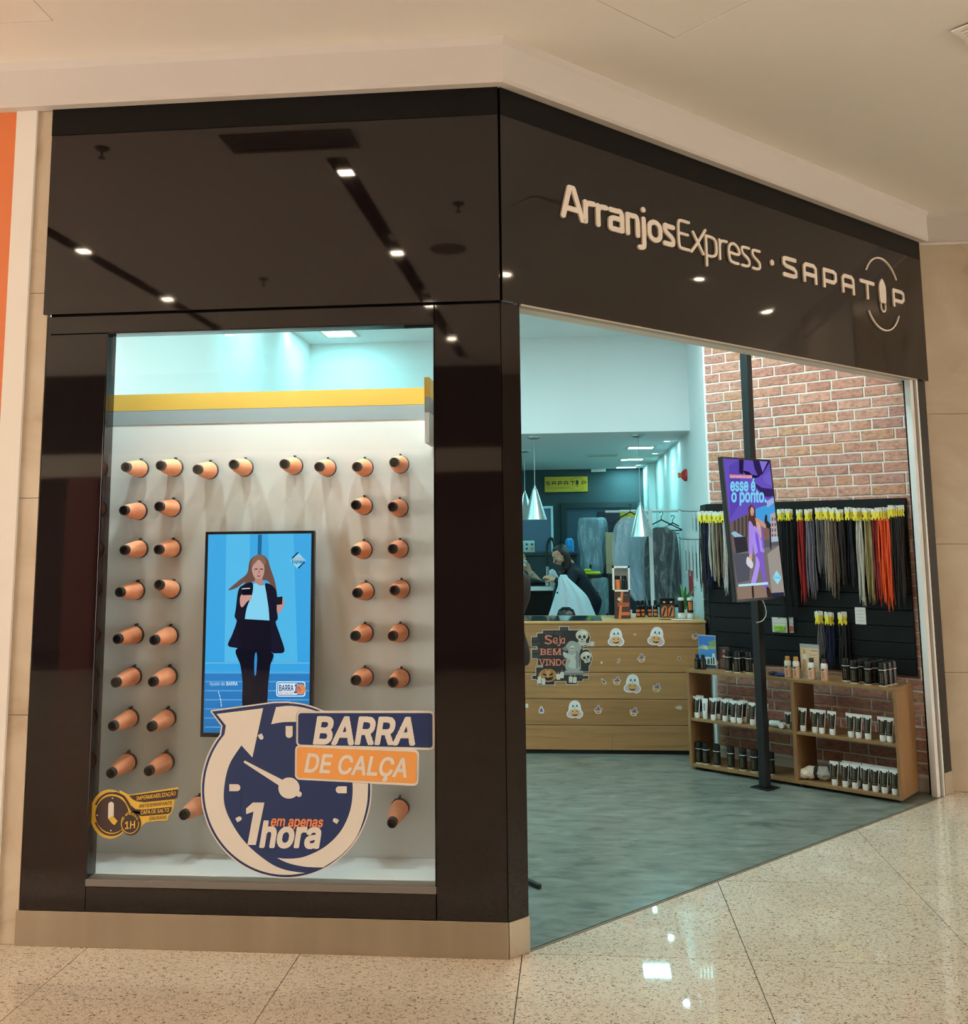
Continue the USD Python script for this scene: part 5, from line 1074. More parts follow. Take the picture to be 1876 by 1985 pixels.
for i, x in enumerate((1619, 1639.5, 1658.7, 1679, 1698, 1716, 1736)):
    tube_item(x, 1530+(x-1619)*.165, .36, ZLOW, f"front row polish tube in the lower right bay, {ords[i]} from the left", g4, RNG.uniform(-.06, .06))
    if i: tube_item(x+4.5, 1528+(x-1619)*.165, .305, ZLOW, f"back row polish tube in the lower right bay, {ords[i-1]} from the left", 'back row of tubes in the lower right bay', RNG.uniform(-.06, .06))
t = thing('wrapped_bundle', 'cream cloth bundle in a crumpled plastic bag in the lower right bay', 'bundle', kpos(1580, .30, ZLOW, 1522), KROT)
def lump(c, s, seed, n=3, amp=.18, f=30.):
    m = trimesh.creation.icosphere(n, 1.0); v = m.vertices; d = meshkit.fbm(v*2.2+seed, 3, seed)-.5; m.vertices = v*(1+2*amp*d)[:, None]*s+np.array(c); return m
cream = M('cloth_cream', (226, 212, 190), rough=.8)
obj('cloth', lump((-.06, -.03, .034), (.045, .04, .033), 3), cream, t, smooth=True); obj('cloth', lump((-.02, -.01, .045), (.05, .04, .043), 8), cream, t, smooth=True); obj('strap', lump((.015, .0, .05), (.016, .045, .046), 5), M('strap_dark', (60, 46, 40), rough=.7), t, smooth=True); obj('bag', lump((.055, .01, .045), (.05, .045, .043), 11, amp=.3), M('bag_plastic', (206, 198, 188), rough=.2, alpha=.75), t, smooth=True)
# top of the shelf
sb = None
for i, x in enumerate((1348, 1363)):
    p = kpos(x, .33, ZTOP, 1295+i*2); lab = f"small black flask at the left end of the shelf top, {('left','right')[i]} of two"
    if sb is None:
        sb = thing('small_flask', lab, 'bottle', p, KROT, group='small black flasks on the shelf top')
        obj('flask', lathe([(0, 0), (.0195, 0), (.0205, .003), (.0205, .066), (.016, .074), (0, .074)], 20), bottle_black, sb, smooth=40); obj('cap', lathe([(0, .074), (.0125, .074), (.0125, .100), (.011, .102), (0, .102)], 16), cap_black, sb, smooth=40); obj('label_print', gold_marks(.0206, .012, .06, 6), gold, sb)
    else: copy_of(sb, p, KROT, label=lab)
a_, b_ = onK(1355, 1294, .27), onK(1389, 1297, .27); zt_ = onK(1372, 1233, .27)[1]
t = thing('leaflet_holder', 'clear stand with a blue seaside leaflet on the left of the shelf top', 'leaflet holder', KO+KD*a_[0]+KN*.27+Z3*ZTOP, KROT)
wL, hL = b_[0]-a_[0], zt_-H1
obj('stand', cat(span((0, .0, .004), (wL, .003, hL+.006)), span((0, -.018, 0), (wL, .03, .003))), clear, t); obj('leaflet', span((.003, -.0022, .006), (wL-.003, -.0004, hL)), paper_w, t)
s_ = lambda x0, y0, x1, y1: sbox(.003+(wL-.006)*x0, .006+(hL-.006)*y0, .003+(wL-.006)*x1, .006+(hL-.006)*y1)
pp = lambda *q: Polygon([(.003+(wL-.006)*x, .006+(hL-.006)*y) for x, y in q])
art('leaflet_print', [(s_(0, 0, 1, 1), (66, 130, 190)), (s_(0, .72, 1, 1), (52, 112, 184)), (pp((0,.62),(.3,.72),(.6,.66),(.9,.8),(1,.78),(1,.6),(0,.58)), (150, 166, 120)), (pp((.2,.6),(.45,.7),(.6,.6),(.5,.56)), (206, 190, 140)), (pp((.55,.8),(1,.9),(1,.7),(.8,.66)), (120, 150, 90)), (s_(.4, .1, 1, .34), (210, 224, 216)), (s_(.8, .3, .95, .46), (206, 222, 216)), (s_(.5, .12, .64, .28), (70, 110, 100)), (s_(.7, .12, .78, .32), (40, 60, 56)), (s_(.84, .12, .92, .34), (40, 60, 56)), (s_(0, 0, 1, .09), (60, 66, 70))], frame((0, -.0024, 0), (1, 0, 0), (0, 0, 1)), t, .0002)
t = thing('tent_card', 'dark brown folded tent card with prices beside the blue leaflet', 'tent card', kpos(1404, .22, ZTOP, 1293), KROT)
tw, thh = .075, .155
obj('front_leaf', (lambda m: m)(plate(sbox(-tw/2, 0, tw/2, thh), .0015, frame((0, -.02, 0), (1, 0, 0), (0, .13, 1)))), card_dark, t); obj('rear_leaf', plate(sbox(-tw/2, 0, tw/2, thh), .0015, frame((0, .022, 0), (1, 0, 0), (0, -.13, 1))), paper_w, t)
art('print', [(sbox(-tw/2, 0, tw/2, thh), (70, 34, 30)), (fit(text('W', bold=True), (-.008, .115), (.03, .115), .02), (170, 140, 130)), (el(.006, .09, .014, .008), (206, 150, 70)), *[(sbox(-.025, .02+.014*k, .025, .023+.014*k), (150, 120, 100)) for k in range(4)]], frame((0, -.0216, 0), (1, 0, 0), (0, .13, 1)), t, .0018)
g5 = 'spray cans at the left of the shelf top'
for i, (x, y, o) in enumerate(((1413, 1300, .31), (1430, 1302, .33), (1441, 1301, .27), (1452, 1304, .30))): can(x, y, o, ZTOP, f"black spray can on the shelf top left of the post, {ords[i]} from the left", g5)
g6 = 'spray cans at the right of the shelf top'
for i, (x, y, o, lab) in enumerate(((1640.7, 1320, .27, 'leftmost of the cluster'), (1657, 1326, .33, 'front left of the cluster'), (1671, 1322, .25, 'behind the two front left ones'), (1684, 1328, .335, 'front middle of the cluster'), (1696, 1325, .27, 'behind the front middle one'), (1712, 1332, .34, 'front right of the cluster'), (1722, 1329, .28, 'just behind the front right one'), (1731, 1327, .215, 'rightmost of the cluster'), (1679, 1320, .19, 'furthest back at the middle of the cluster'), (1708, 1322, .20, 'furthest back at the right of the cluster'))): can(x, y, o, ZTOP, 'black spray can at right of shelf top, ' + lab, g6)
def spray(px, py, off, label, capm):
    t = thing('spray_bottle', label, 'spray can', kpos(px, off, ZTOP, py), KROT, group='skin coloured spray cans on the shelf top')
    obj('can', lathe([(0, 0), (.021, 0), (.0225, .003), (.0225, .080), (0, .080)], 22), M('spray_print', (222, 186, 156), rough=.35), t, smooth=40)
    obj('shoulder', lathe([(0, .080), (.0225, .080), (.0228, .098), (.018, .110), (0, .110)], 22), plastic_white, t, smooth=40)
    obj('cap', lathe([(0, .110), (.0155, .110), (.0155, .134), (.014, .137), (0, .137)], 20), capm, t, smooth=40)
    S = [];
    for (a, z, w, h) in ((-1.9, .066, .5, .010), (-1.45, .070, .35, .008)): S.append((a, z, w, h))
    def patch(a, z, w, h, r=.0227):
        aa = np.linspace(a-w/2, a+w/2, 5); V = np.vstack([np.c_[r*np.cos(aa), r*np.sin(aa), np.full(5, zz)] for zz in (z-h/2, z+h/2)]); return trimesh.Trimesh(V, [q for i in range(4) for q in ((i, i+1, i+6), (i, i+6, i+5))], process=False)
    obj('label_figure', cat(patch(-1.75, .035, .35, .045), patch(-1.35, .03, .25, .05)), M('spray_skin', (196, 120, 92), rough=.4), t); obj('label_title', cat(*[patch(*q, r=.0229) for q in S]), M('spray_dark', (50, 34, 34), rough=.4), t)
capo, capb = M('cap_orange', (214, 150, 70), rough=.4), M('cap_brown', (74, 50, 44), rough=.4)
for a in ((1527.7, 1312, .33, 'orange-capped spray can with a leg picture, left of two on the shelf top', capo), (1544, 1314, .33, 'orange-capped spray can with a leg picture, right of two on the shelf top', capo), (1574, 1317, .33, 'brown-capped spray can in front of the beige card on the shelf top', capb), (1598.8, 1320, .33, 'brown-capped spray can just right of the beige card on the shelf top', capb)): spray(*a)
a_, b_ = onK(1553, 1314, .26), onK(1590, 1317, .26); zt_ = onK(1572, 1249, .26)[1]; wL, hL = b_[0]-a_[0], zt_-H1
t = thing('leaflet_holder', 'clear stand with a beige spray leaflet behind the brown-capped can', 'leaflet holder', KO+KD*a_[0]+KN*.26+Z3*ZTOP, KROT)
obj('stand', cat(span((0, .0, .004), (wL, .003, hL)), span((0, -.04, 0), (wL, .03, .003))), clear, t); obj('leaflet', span((.003, -.0022, .006), (wL-.003, -.0004, hL*.88)), paper_w, t)
hl2 = hL*.88; s_ = lambda x0, y0, x1, y1: sbox(.003+(wL-.006)*x0, .006+(hl2-.006)*y0, .003+(wL-.006)*x1, .006+(hl2-.006)*y1)
art('leaflet_print', [(s_(0, 0, 1, 1), (214, 186, 146)), (s_(.0, 0, 1, .2), (190, 158, 124)), (s_(.12, .2, .30, .72), (196, 150, 110)), (s_(.12, .6, .32, .78), (220, 214, 206)), (s_(.16, .78, .28, .94), (206, 160, 80)), *[(s_(.48, .3+.09*k, .9, .32+.09*k), (170, 130, 100)) for k in range(6)], (s_(.6, .9, .95, .93), (190, 110, 80))], frame((0, -.0024, 0), (1, 0, 0), (0, 0, 1)), t, .0002)
t = thing('folded_pouch', 'flat blue and black pouch lying on the shelf top behind the post', 'pouch', kpos(1507, .30, ZTOP, 1309), KROT)
obj('pouch', lump((.02, 0, .008), (.05, .035, .008), 4, amp=.1), M('pouch_blue', (34, 60, 150), rough=.5), t, smooth=True); obj('flap', lump((-.03, .0, .013), (.035, .03, .009), 9, amp=.22), M('pouch_dark', (30, 34, 50), rough=.5), t, smooth=True)
# ------------------------------------------------------------------ fascia lettering: Arranjos Express . SAPATOP
sign_w = M('sign_white', (236, 222, 204), rough=.45)
sg = thing('fascia_sign', 'raised white lettering Arranjos Express and SAPATOP on the slanted black fascia', 'sign')
FS = FB(.0122)
def letter(ch, wd):
    """Rounded stroke letters, x-height 1; returns (shape, advance)."""
    L = lambda p, sm=False: LineString(spline(p, 7) if sm else p).buffer(wd/2, 8)
    def orr(x0, x1, y0=0., y1=1., r=.3):
        a = sbox(x0+r, y0+r, x1-r, y1-r).buffer(r, 8).exterior; return LineString(a.coords).buffer(wd/2, 8)
    h = wd/2; t = 1-h; b = h
    if ch == 'A': return unary_union([L([(h, h*.9), (.40, 1.40-h), (.58, 1.40-h), (.98, h*.9)]), L([(.26, .44), (.74, .44)])]), 1.02
    if ch == 'r': return unary_union([L([(h, b), (h, t)]), L([(h, .62), (h+.04, .80), (h+.16, t-.02), (.50, t)], True)]), .50+h*.9
    if ch == 'a': return unary_union([L([(.12, t), (.44, t)]), L([(.44, t), (.62, .90), (.68, .70)], True), L([(.68, .70), (.68, b), (.30, b)]), L([(.30, b), (.13, .12), (h, .30), (.13, .50), (.30, .57)], True), L([(.30, .57), (.68, .57)])]), .74+h*1.1
    if ch == 'n': return unary_union([L([(h, b), (h, t)]), L([(h, t), (.34, t), (.56, .88), (.62, .66)], True), L([(.62, .66), (.62, b)])]), .68+h*1.1
    if ch == 'j': return unary_union([L([(.14, t), (.14, -.16), ]), L([(.14, -.16), (.10, -.33), (-.10, -.38)], True), Point(.14, 1.30).buffer(wd*.55)]), .20+h*1.2
    if ch == 'o': return orr(h, .68, b, t, .29), .72+h*1.1
    if ch == 's': return L([(.56, t), (.28, t), (.12, .90), (.10, .74), (.20, .60), (.44, .45), (.54, .32), (.52, .14), (.38, b), (.08, b)], True), .68
    if ch == 'E': return unary_union([L([(.66, 1.36-h), (.30, 1.36-h), (.12, 1.26), (h, 1.05)], True), L([(h, 1.05), (h, .32)]), L([(h, .32), (.12, .10), (.28, b), (.62, b)], True), L([(h, .72), (.58, .72)])]), .78
    if ch == 'x': return unary_union([L([(.10, t), (.66, b)]), L([(-.02, b-.02), (.36, .52), (.82, 1.18)])]), .78
    if ch == 'p': return unary_union([L([(h, t), (h, -.40)]), L([(h, t), (.38, t), (.60, .84), (.66, .5), (.60, .18), (.36, b), (h, b)], True)]), .80
    if ch == 'e': return L([(.10, .50), (.66, .50), (.64, .78), (.44, t), (.24, t-.02), (.08, .74), (h, .44), (.14, .14), (.36, b), (.62, b)], True), .78
def word(s, wd, x0, x1, base, xh):
    out, x = [], 0
    for ch in s:
        g_, adv = letter(ch, wd); out.append(affinity.translate(g_, x, 0)); x += adv
    bx = unary_union(out).bounds; k = (x1-x0)/(bx[2]-bx[0])
    return [affinity.translate(affinity.scale(g_, k, xh, origin=(0, 0)), x0-bx[0]*k, base) for g_ in out]
for g_ in word('Arranjos', .215, .352, 1.158, 3.080, .1165): obj('letter', plate(g_, .010, FS), sign_w, sg)
for g_ in word('Express', .125, 1.176, 1.893, 3.082, .1185): obj('letter', plate(g_, .010, FS), sign_w, sg)
obj('dot', plate(Point(2.0, 3.151).buffer(.0175), .010, FS), sign_w, sg)
gl, X = sapatop(2.108, 3.487, 3.092, .121, .024)
lets = [gl[0], unary_union(gl[1:3]), gl[5], unary_union(gl[3:5]), unary_union(gl[7:9]), gl[6]]
for g_ in lets: obj('letter', plate(g_, .010, FS), sign_w, sg)
sole_g = sole(3.213, 3.092, .121); obj('shoe_sole', plate(sole_g[0], .010, FS), sign_w, sg); obj('shoe_heel', plate(sole_g[1], .010, FS), sign_w, sg)
for g_ in ring(3.213, 3.153, .222, .236, .0095): obj('ring_arc', plate(g_, .010, FS), sign_w, sg)
# ------------------------------------------------------------------ dress form by the pillar
df = thing('dress_form', 'black dress form on a stand, mostly hidden behind the black pillar', 'dress form', (-.13, 1.0, 0))
form_b = M('form_black', (20, 19, 20), rough=.8)
ring_ = lambda z, rx, ry, cy=0.: np.c_[rx*np.cos(np.arange(32)*math.pi/16), ry*np.sin(np.arange(32)*math.pi/16)+cy, np.full(32, z)]
prof_ = spline([(1.00, .175, .135), (1.02, .183, .14), (1.07, .182, .14), (1.15, .160, .115), (1.20, .148, .105), (1.25, .157, .112), (1.32, .186, .130), (1.37, .192, .122), (1.42, .190, .095), (1.455, .165, .075), (1.475, .11, .062), (1.49, .065, .055), (1.52, .056, .05), (1.545, .054, .048)], 4)
obj('torso', grid_tube(np.array([ring_(*p) for p in prof_])), form_b, df, smooth=60)
obj('neck_cap', lathe([(0, 1.545), (.05, 1.545), (.045, 1.56), (.012, 1.566), (.012, 1.585), (0, 1.59)], 20), M('form_knob', (60, 52, 44), rough=.4), df)
obj('pole', tube([(0, 0, .05), (0, 0, 1.005)], .014, 14), black_metal, df)
for k in range(3):
    a = -math.pi/4+k*2*math.pi/3; L_ = .318; d = np.array([math.cos(a), math.sin(a), 0])
    m = box((L_/2, 0, 0), (L_, .022, .02), bev=.003); m.apply_transform(trimesh.transformations.rotation_matrix(.06, [0, 1, 0])); m.apply_transform(trimesh.transformations.rotation_matrix(a, [0, 0, 1])); m.apply_translation((0, 0, .0305)); obj('leg', m, black_metal, df)
obj('height_screw', tube([(0, -.012, .7), (0, -.04, .7)], .008), black_metal, df)
# ------------------------------------------------------------------ the work room behind the counter
# garment rail with plastic-covered clothes
white_metal = M('white_metal', (214, 220, 220), rough=.4)
YR = 5.4
t = thing('garment_rack', 'white upright post of the clothes rack behind the counter', 'rack')
YF = YR-.36; u0_ = atY(1260, 987, YF); obj('post', span((u0_[0]-.020, YF-.016, 0.031), (u0_[0]+.014, YF+.016, u0_[2])), white_metal, t); obj('arm', span((u0_[0]-.012, YF+.017, 1.83), (u0_[0]+.008, YR, 1.85)), white_metal, t)
obj('rail', tube([(.58, YR+.0, 1.86), (1.27, YR+.0, 1.86)], .012, 12), white_metal, t); obj('foot', span((.70, YF-.16, .001), (1.20, YR+.16, .03)), white_metal, t)
def plastic(name, c, a=.45):  # denser noise streaks in the film imitate highlights on its creases
    n = {"g": ("geometry", {}), "m": ("mapping", {"scale": (11, 11, 3.2), "rotation": (.1, .6, .2)}), "n": ("noise_texture", {"scale": 1., "detail": 3.5, "distortion": 1.8, "roughness": .6}), "r": ("rgb_ramp", {"ramp": [(.36, (a*.5,)*3), (.52, (a*.75,)*3), (.585, (min(1, a*1.8),)*3), (.62, (a*.8,)*3), (1, (a*1.1,)*3)]}), "b": ("bump", {"strength": 1., "distance": .02}), "p": ("principled_bsdf", {"base_color": srgb(c), "roughness": .14}), "t": ("transparent_bsdf", {}), "x": ("mix_closure", {})}
    return usdkit.material(stage, '/World/Looks/'+name, n, [("g.position", "m.vector"), ("m.vector", "n.vector"), ("n.fac", "r.fac"), ("n.fac", "b.height"), ("b.normal", "p.normal"), ("r.color", "x.fac"), ("t.BSDF", "x.closure1"), ("p.BSDF", "x.closure2")], surface="x.closure")
wrap = plastic('plastic_wrap', (226, 236, 240), .20); wrap2 = plastic('plastic_wrap_dense', (216, 228, 234), .34)
def draped(rows, yc, seed, amp=.012, n=40, fold=7):
    """Hanging cloth or film: rows of (z, x centre, half width, half depth)."""
    th = np.arange(n)*2*math.pi/n; V = []
    for i, (z, x, rx, ry_) in enumerate(spline(rows, 5)):
        q = np.c_[np.cos(th), np.sin(th), np.full(n, z*1.5)]
        d = (meshkit.fbm(np.c_[np.cos(th)*2, np.sin(th)*2, np.full(n, z*4)]+seed, 3, seed)-.5)*2*amp + amp*.8*np.sin(th*fold+seed+z*3)*min(1, i/12)
        V.append(np.c_[x+(rx+d)*np.cos(th), yc+(ry_+d)*np.sin(th), np.full(n, z)])
    return grid_tube(np.array(V))
fx = lambda px, yv, py=1080: atY(px, py, yv)[0]
fz = lambda py, yv, px=1200: atY(px, py, yv)[2]
def rows_px(lst, yv, dep): return [(fz(y, yv, (a+b)/2), (fx(a, yv, y)+fx(b, yv, y))/2, (fx(b, yv, y)-fx(a, yv, y))/2, dep*s) for y, a, b, s in lst]
def hanger(t, x, y, z, c=black_metal):
    obj('hanger', cat(tube(spline([(x-.20, y, z-.10), (x-.03, y, z-.015), (x, y, z), (x+.03, y, z-.015), (x+.20, y, z-.10)], 6), .006), tube([(x-.20, y, z-.10), (x+.20, y, z-.10)], .005), tube(spline([(x, y, z), (x, y, z+.03), (x+.018, y, z+.06), (x, y, z+.075), (x-.015, y, z+.06)], 5), .003)), c, t)
ga = thing('garment_bag', 'bulging clear plastic bag of pale clothes hanging left of the white post', 'garment bag')
R_ = rows_px([(1003, 1208, 1236, .4), (1012, 1198, 1246, .8), (1030, 1190, 1248, 1), (1060, 1187, 1247, 1.1), (1095, 1189, 1246, 1), (1130, 1208, 1247, .9), (1165, 1232, 1247, .6)], YR-.12, .10)
obj('film', draped(R_, YR-.12, 3, .024), wrap2, ga, smooth=True)
obj('clothes', draped([(z, x, rx*.78, ry_*.6) for z, x, rx, ry_ in R_], YR-.11, 9, .010), M('cloth_ice_blue', (150, 184, 204), rough=.8), ga, smooth=True); hanger(ga, R_[0][1], YR-.12, R_[0][0]+.05)
gb = thing('garment_bag', 'clear plastic bag of dark suits hanging right of the white post', 'garment bag')
R_ = rows_px([(1018, 1268, 1296, .4), (1030, 1252, 1308, .8), (1060, 1247, 1306, 1), (1100, 1246, 1303, 1), (1140, 1248, 1300, .9), (1172, 1255, 1296, .7)], YR+.04, .09)
obj('film', draped(R_, YR+.04, 5, .020), wrap, gb, smooth=True); obj('suits', draped([(z-.02, x, rx*.86, ry_*.7) for z, x, rx, ry_ in R_], YR+.04, 12, .012), M('cloth_charcoal', (26, 28, 32), rough=.85), gb, smooth=True); hanger(gb, R_[0][1], YR+.04, R_[0][0]+.05)
gc = thing('garment_bag', 'clear plastic bag with a slanting dark coat hanging by the white side wall', 'garment bag')
R_ = rows_px([(1024, 1296, 1312, .4), (1045, 1294, 1318, .9), (1090, 1296, 1322, 1), (1140, 1292, 1328, 1), (1172, 1290, 1332, 1)], YR+.30, .08)
obj('film', draped(R_, YR+.30, 8, .008), wrap, gc, smooth=True); obj('coat', draped([(z-.02, x-.01, rx*.7, ry_*.7) for z, x, rx, ry_ in R_], YR+.30, 15, .010), M('cloth_slate', (52, 58, 66), rough=.85), gc, smooth=True); hanger(gc, R_[0][1], YR+.30, R_[0][0]+.05)
# big wrapped bundles further back
YW = 7.62
gd = thing('wrapped_clothes', 'tall bundle of clothes wrapped in clear film in front of the doorway', 'wrapped clothes')
R_ = rows_px([(1003, 1128, 1168, .5), (1007, 1122, 1176, .9), (1030, 1121, 1177, 1), (1058, 1122, 1175, 1), (1075, 1126, 1172, .9), (1100, 1128, 1170, 1), (1112, 1138, 1168, .8)], YW, .16)
obj('film', draped(R_, YW, 21, .030, fold=5), wrap2, gd, smooth=True); obj('clothes', draped([(z-.01, x, rx*.86, ry_*.8) for z, x, rx, ry_ in R_], YW, 23, .012), M('cloth_blue_grey', (110, 130, 150), rough=.85), gd, smooth=True)
obj('stand', span((R_[0][1]-.02, YW-.02, .0), (R_[0][1]+.02, YW+.02, R_[-1][0]+.05)), black_metal, gd)
YV = 7.12
ge = thing('wrapped_clothes', 'low grey bundle in clear film right of the bending woman', 'wrapped clothes')
R_ = [(.75, fx(1158, YV), .16, .12)] + rows_px([(1195, 1134, 1180, 1), (1170, 1133, 1180, 1), (1140, 1136, 1178, 1), (1122, 1140, 1176, .8), (1119, 1148, 1170, .5)], YV, .14)
obj('film', draped(R_, YV, 31, .012, fold=6), wrap2, ge, smooth=True); obj('clothes', draped([(z-.005, x, rx*.9, ry_*.9) for z, x, rx, ry_ in R_], YV, 33, .012), M('cloth_teal_grey', (88, 108, 116), rough=.85), ge, smooth=True); obj('stand', span((R_[0][1]-.10, YV-.08, 0), (R_[0][1]+.10, YV+.08, .78)), black_metal, ge)
# lime ironing machine on the bundle, paper bag, yellow box, tools
YI = 7.12
t = thing('sewing_case', 'lime green flat case with a black knob beside the wrapped clothes', 'case')
xa, xb2, zi = fx(1130, YI, 1110), fx(1164, YI, 1110), fz(1114, YI, 1147)
lime = M('lime_plastic', (196, 206, 44), rough=.4)
obj('case', span((xa, YI-.07, zi), (xb2, YI+.07, zi+.035), .012), lime, t); obj('lid', span((xa+.01, YI-.06, zi+.0355), (xa+.09, YI+.06, zi+.065), .010), lime, t); obj('knob', lathe([(0, 0), (.012, 0), (.012, .045), (0, .05)], 14).apply_translation((xa+.085, YI, zi+.066)), black_metal, t); obj('tray', span((xa+.0, YI-.08, zi-.03), (xb2+.01, YI+.08, zi-.001), .006), black_metal, t)
YP = 6.5
t = thing('paper_bag', 'tall brown paper bag between the wrapped clothes and the garment bags', 'paper bag')
xa, xb2, za, zb2 = fx(1174, YP, 1070), fx(1189, YP, 1070), fz(1112, YP, 1181), fz(1032, YP, 1181)
kraft = M('kraft_paper', (170, 146, 112), rough=.8); obj('bag', span((xa, YP-.05, za), (xb2, YP+.05, zb2), .004), kraft, t); obj('fold', span((xa-.001, YP-.052, za+.09), (xb2+.001, YP-.0505, za+.094)), M('kraft_fold', (140, 118, 90), rough=.8), t); obj('stand', span((xa+.02, YP-.04, .001), (xb2-.02, YP+.04, za)), black_metal, t)
YX = 7.6
t = thing('storage_box', 'yellow box on a dark cabinet beside the open navy door', 'box')
xa, xb2, za, zb2 = fx(1202, YX, 1000), fx(1240, YX, 1000), fz(1012, YX, 1220), fz(989, YX, 1220)
obj('box', span((xa, YX-.12, za), (xb2, YX+.12, zb2), .004), M('box_yellow', (228, 196, 40), rough=.5), t); obj('lid_edge', span((xa-.004, YX-.124, zb2-.03), (xb2+.004, YX+.124, zb2+.002), .003), M('box_lid_yellow', (216, 182, 36), rough=.5), t)
art('print', [(sbox(xa+.02, za+.02, xa+.06, za+.05), (60, 50, 30)), (LineString(spline([(xa+.03, za+.07), (xa+.05, za+.085), (xa+.07, za+.075)], 4)).buffer(.004), (60, 50, 30))], FA(YX-.1202), t, .0002)
c_ = thing('cabinet', 'tall dark cabinet under the yellow box', 'cabinet'); obj('body', span((xa-.03, YX-.16, .001), (xb2+.03, YX+.2, za-.001), .003), M('cabinet_dark', (30, 38, 46), rough=.5), c_); obj('door', span((xa-.02, YX-.166, .05), (xb2+.02, YX-.1605, za-.02), .002), M('cabinet_door', (34, 44, 54), rough=.5), c_)
# window and finishing machine on the left
YM = 8.6
xa, xb2, za, zb2 = -.75, fx(1072, YM, 1000), fz(1100, YM, 1060), fz(981, YM, 1060)
t = thing('partition_window', 'light-framed glass partition behind the bending woman', 'partition')
fw = M('frame_ice', (200, 224, 230), rough=.5)
obj('frame', plate(sbox(xa, za, xb2, zb2).difference(sbox(xa+.03, za+.03, xb2-.03, zb2-.03)), .04, FA(YM+.02)), fw, t); obj('pane', span((xa+.03, YM-.006, za+.03), (xb2-.03, YM+.006, zb2-.03)), M('pane_blue', (70, 104, 128), rough=.1), t); obj('mount', span((xa, YM+.01, .001), (xb2, YM+.05, za)), dark_wall, t)
t = thing('workbench', 'dark workbench along the back behind the bending woman', 'workbench')
bz = fz(1071, YM-.6, 1080); obj('top', span((-1.4, YM-.62, bz-.04), (fx(1120, YM-.6, 1080), YM-.02, bz), .004), M('bench_dark', (40, 46, 50), rough=.5), t); obj('body', span((-1.38, YM-.6, .001), (fx(1118, YM-.6, 1080), YM-.05, bz-.041)), M('bench_body', (50, 62, 68), rough=.6), t); obj('door', span((fx(1092, YM-.6, 1110), YM-.606, bz-.42), (fx(1115, YM-.6, 1110), YM-.6005, bz-.08), .002), M('bench_door', (60, 62, 44), rough=.6), t)
yq = fz(1134, YM-.61, 1110); obj('yellow_label', span((fx(1105, YM-.61, 1130), YM-.612, yq-.05), (fx(1115, YM-.61, 1130), YM-.6065, yq+.04)), M('label_ochre', (200, 150, 50), rough=.6), t)
t = thing('control_panel', 'pale grey control box with black knobs and an orange switch at the left', 'control panel')
YQ = YM-.3; xa, xb2, zb2 = fx(1000, YQ, 1060), fx(1036, YQ, 1060), fz(1048, YQ, 1025)
obj('box', span((xa, YQ-.05, bz+.001), (xb2, YQ+.05, zb2), .004), M('panel_grey', (196, 210, 208), rough=.5), t)
for i in range(6):
    x = xb2-.03-.065*(i % 3); z = bz+(.10 if i < 3 else .045)
    if i == 3: obj('switch', lathe([(0, 0), (.022, 0), (.020, .02), (0, .02)], 16).apply_transform(trimesh.transformations.rotation_matrix(math.pi/2, [1, 0, 0])).apply_translation((x, YQ-.05, z)), M('switch_orange', (220, 130, 70), rough=.4), t)
    else: obj('knob', lathe([(0, 0), (.013, 0), (.011, .02), (0, .02)], 14).apply_transform(trimesh.transformations.rotation_matrix(math.pi/2, [1, 0, 0])).apply_translation((x, YQ-.05, z)), black_metal, t)
t = thing('suction_hose', 'black flexible hose arching up behind the bending woman', 'hose')
YH = 7.05; pts = [(1061, 1098), (1060, 1075), (1061, 1055), (1066, 1044), (1071, 1046), (1074, 1056), (1074, 1072)]
hp = spline([atY(x, y, YH) for x, y in pts], 8); obj('hose', tube(hp, .014+.002*np.sin(np.arange(len(hp))*2.2), 12), M('hose_black', (24, 26, 28), rough=.5), t); obj('nozzle', tube([hp[0], hp[0]-Z3*.10], .017, 12), M('nozzle_steel', (190, 196, 198), rough=.3, metal=.9), t); obj('base', span((hp[0][0]-.035, YH-.035, fz(1137, 6.80, 1050)+.006), (hp[0][0]+.035, YH+.035, hp[0][2]-.10), .01), black_metal, t)
t = thing('water_jug', 'bright blue plastic jug on the workbench', 'jug')
q = atY(1104, 1068, YM-.35); hq = fz(1043, YM-.35, 1104)-bz
obj('jug', lathe([(0, 0), (.05, 0), (.055, .01), (.055, hq*.78), (.035, hq*.95), (.02, hq), (0, hq)], 20).apply_translation((q[0], YM-.35, bz+.001)), M('jug_blue', (50, 150, 220), rough=.3), t, smooth=40); obj('rib', lathe([(.0555, hq*.4), (.058, hq*.42), (.058, hq*.46), (.0555, hq*.48)], 20).apply_translation((q[0], YM-.35, bz+.001)), MATS['jug_blue'], t)
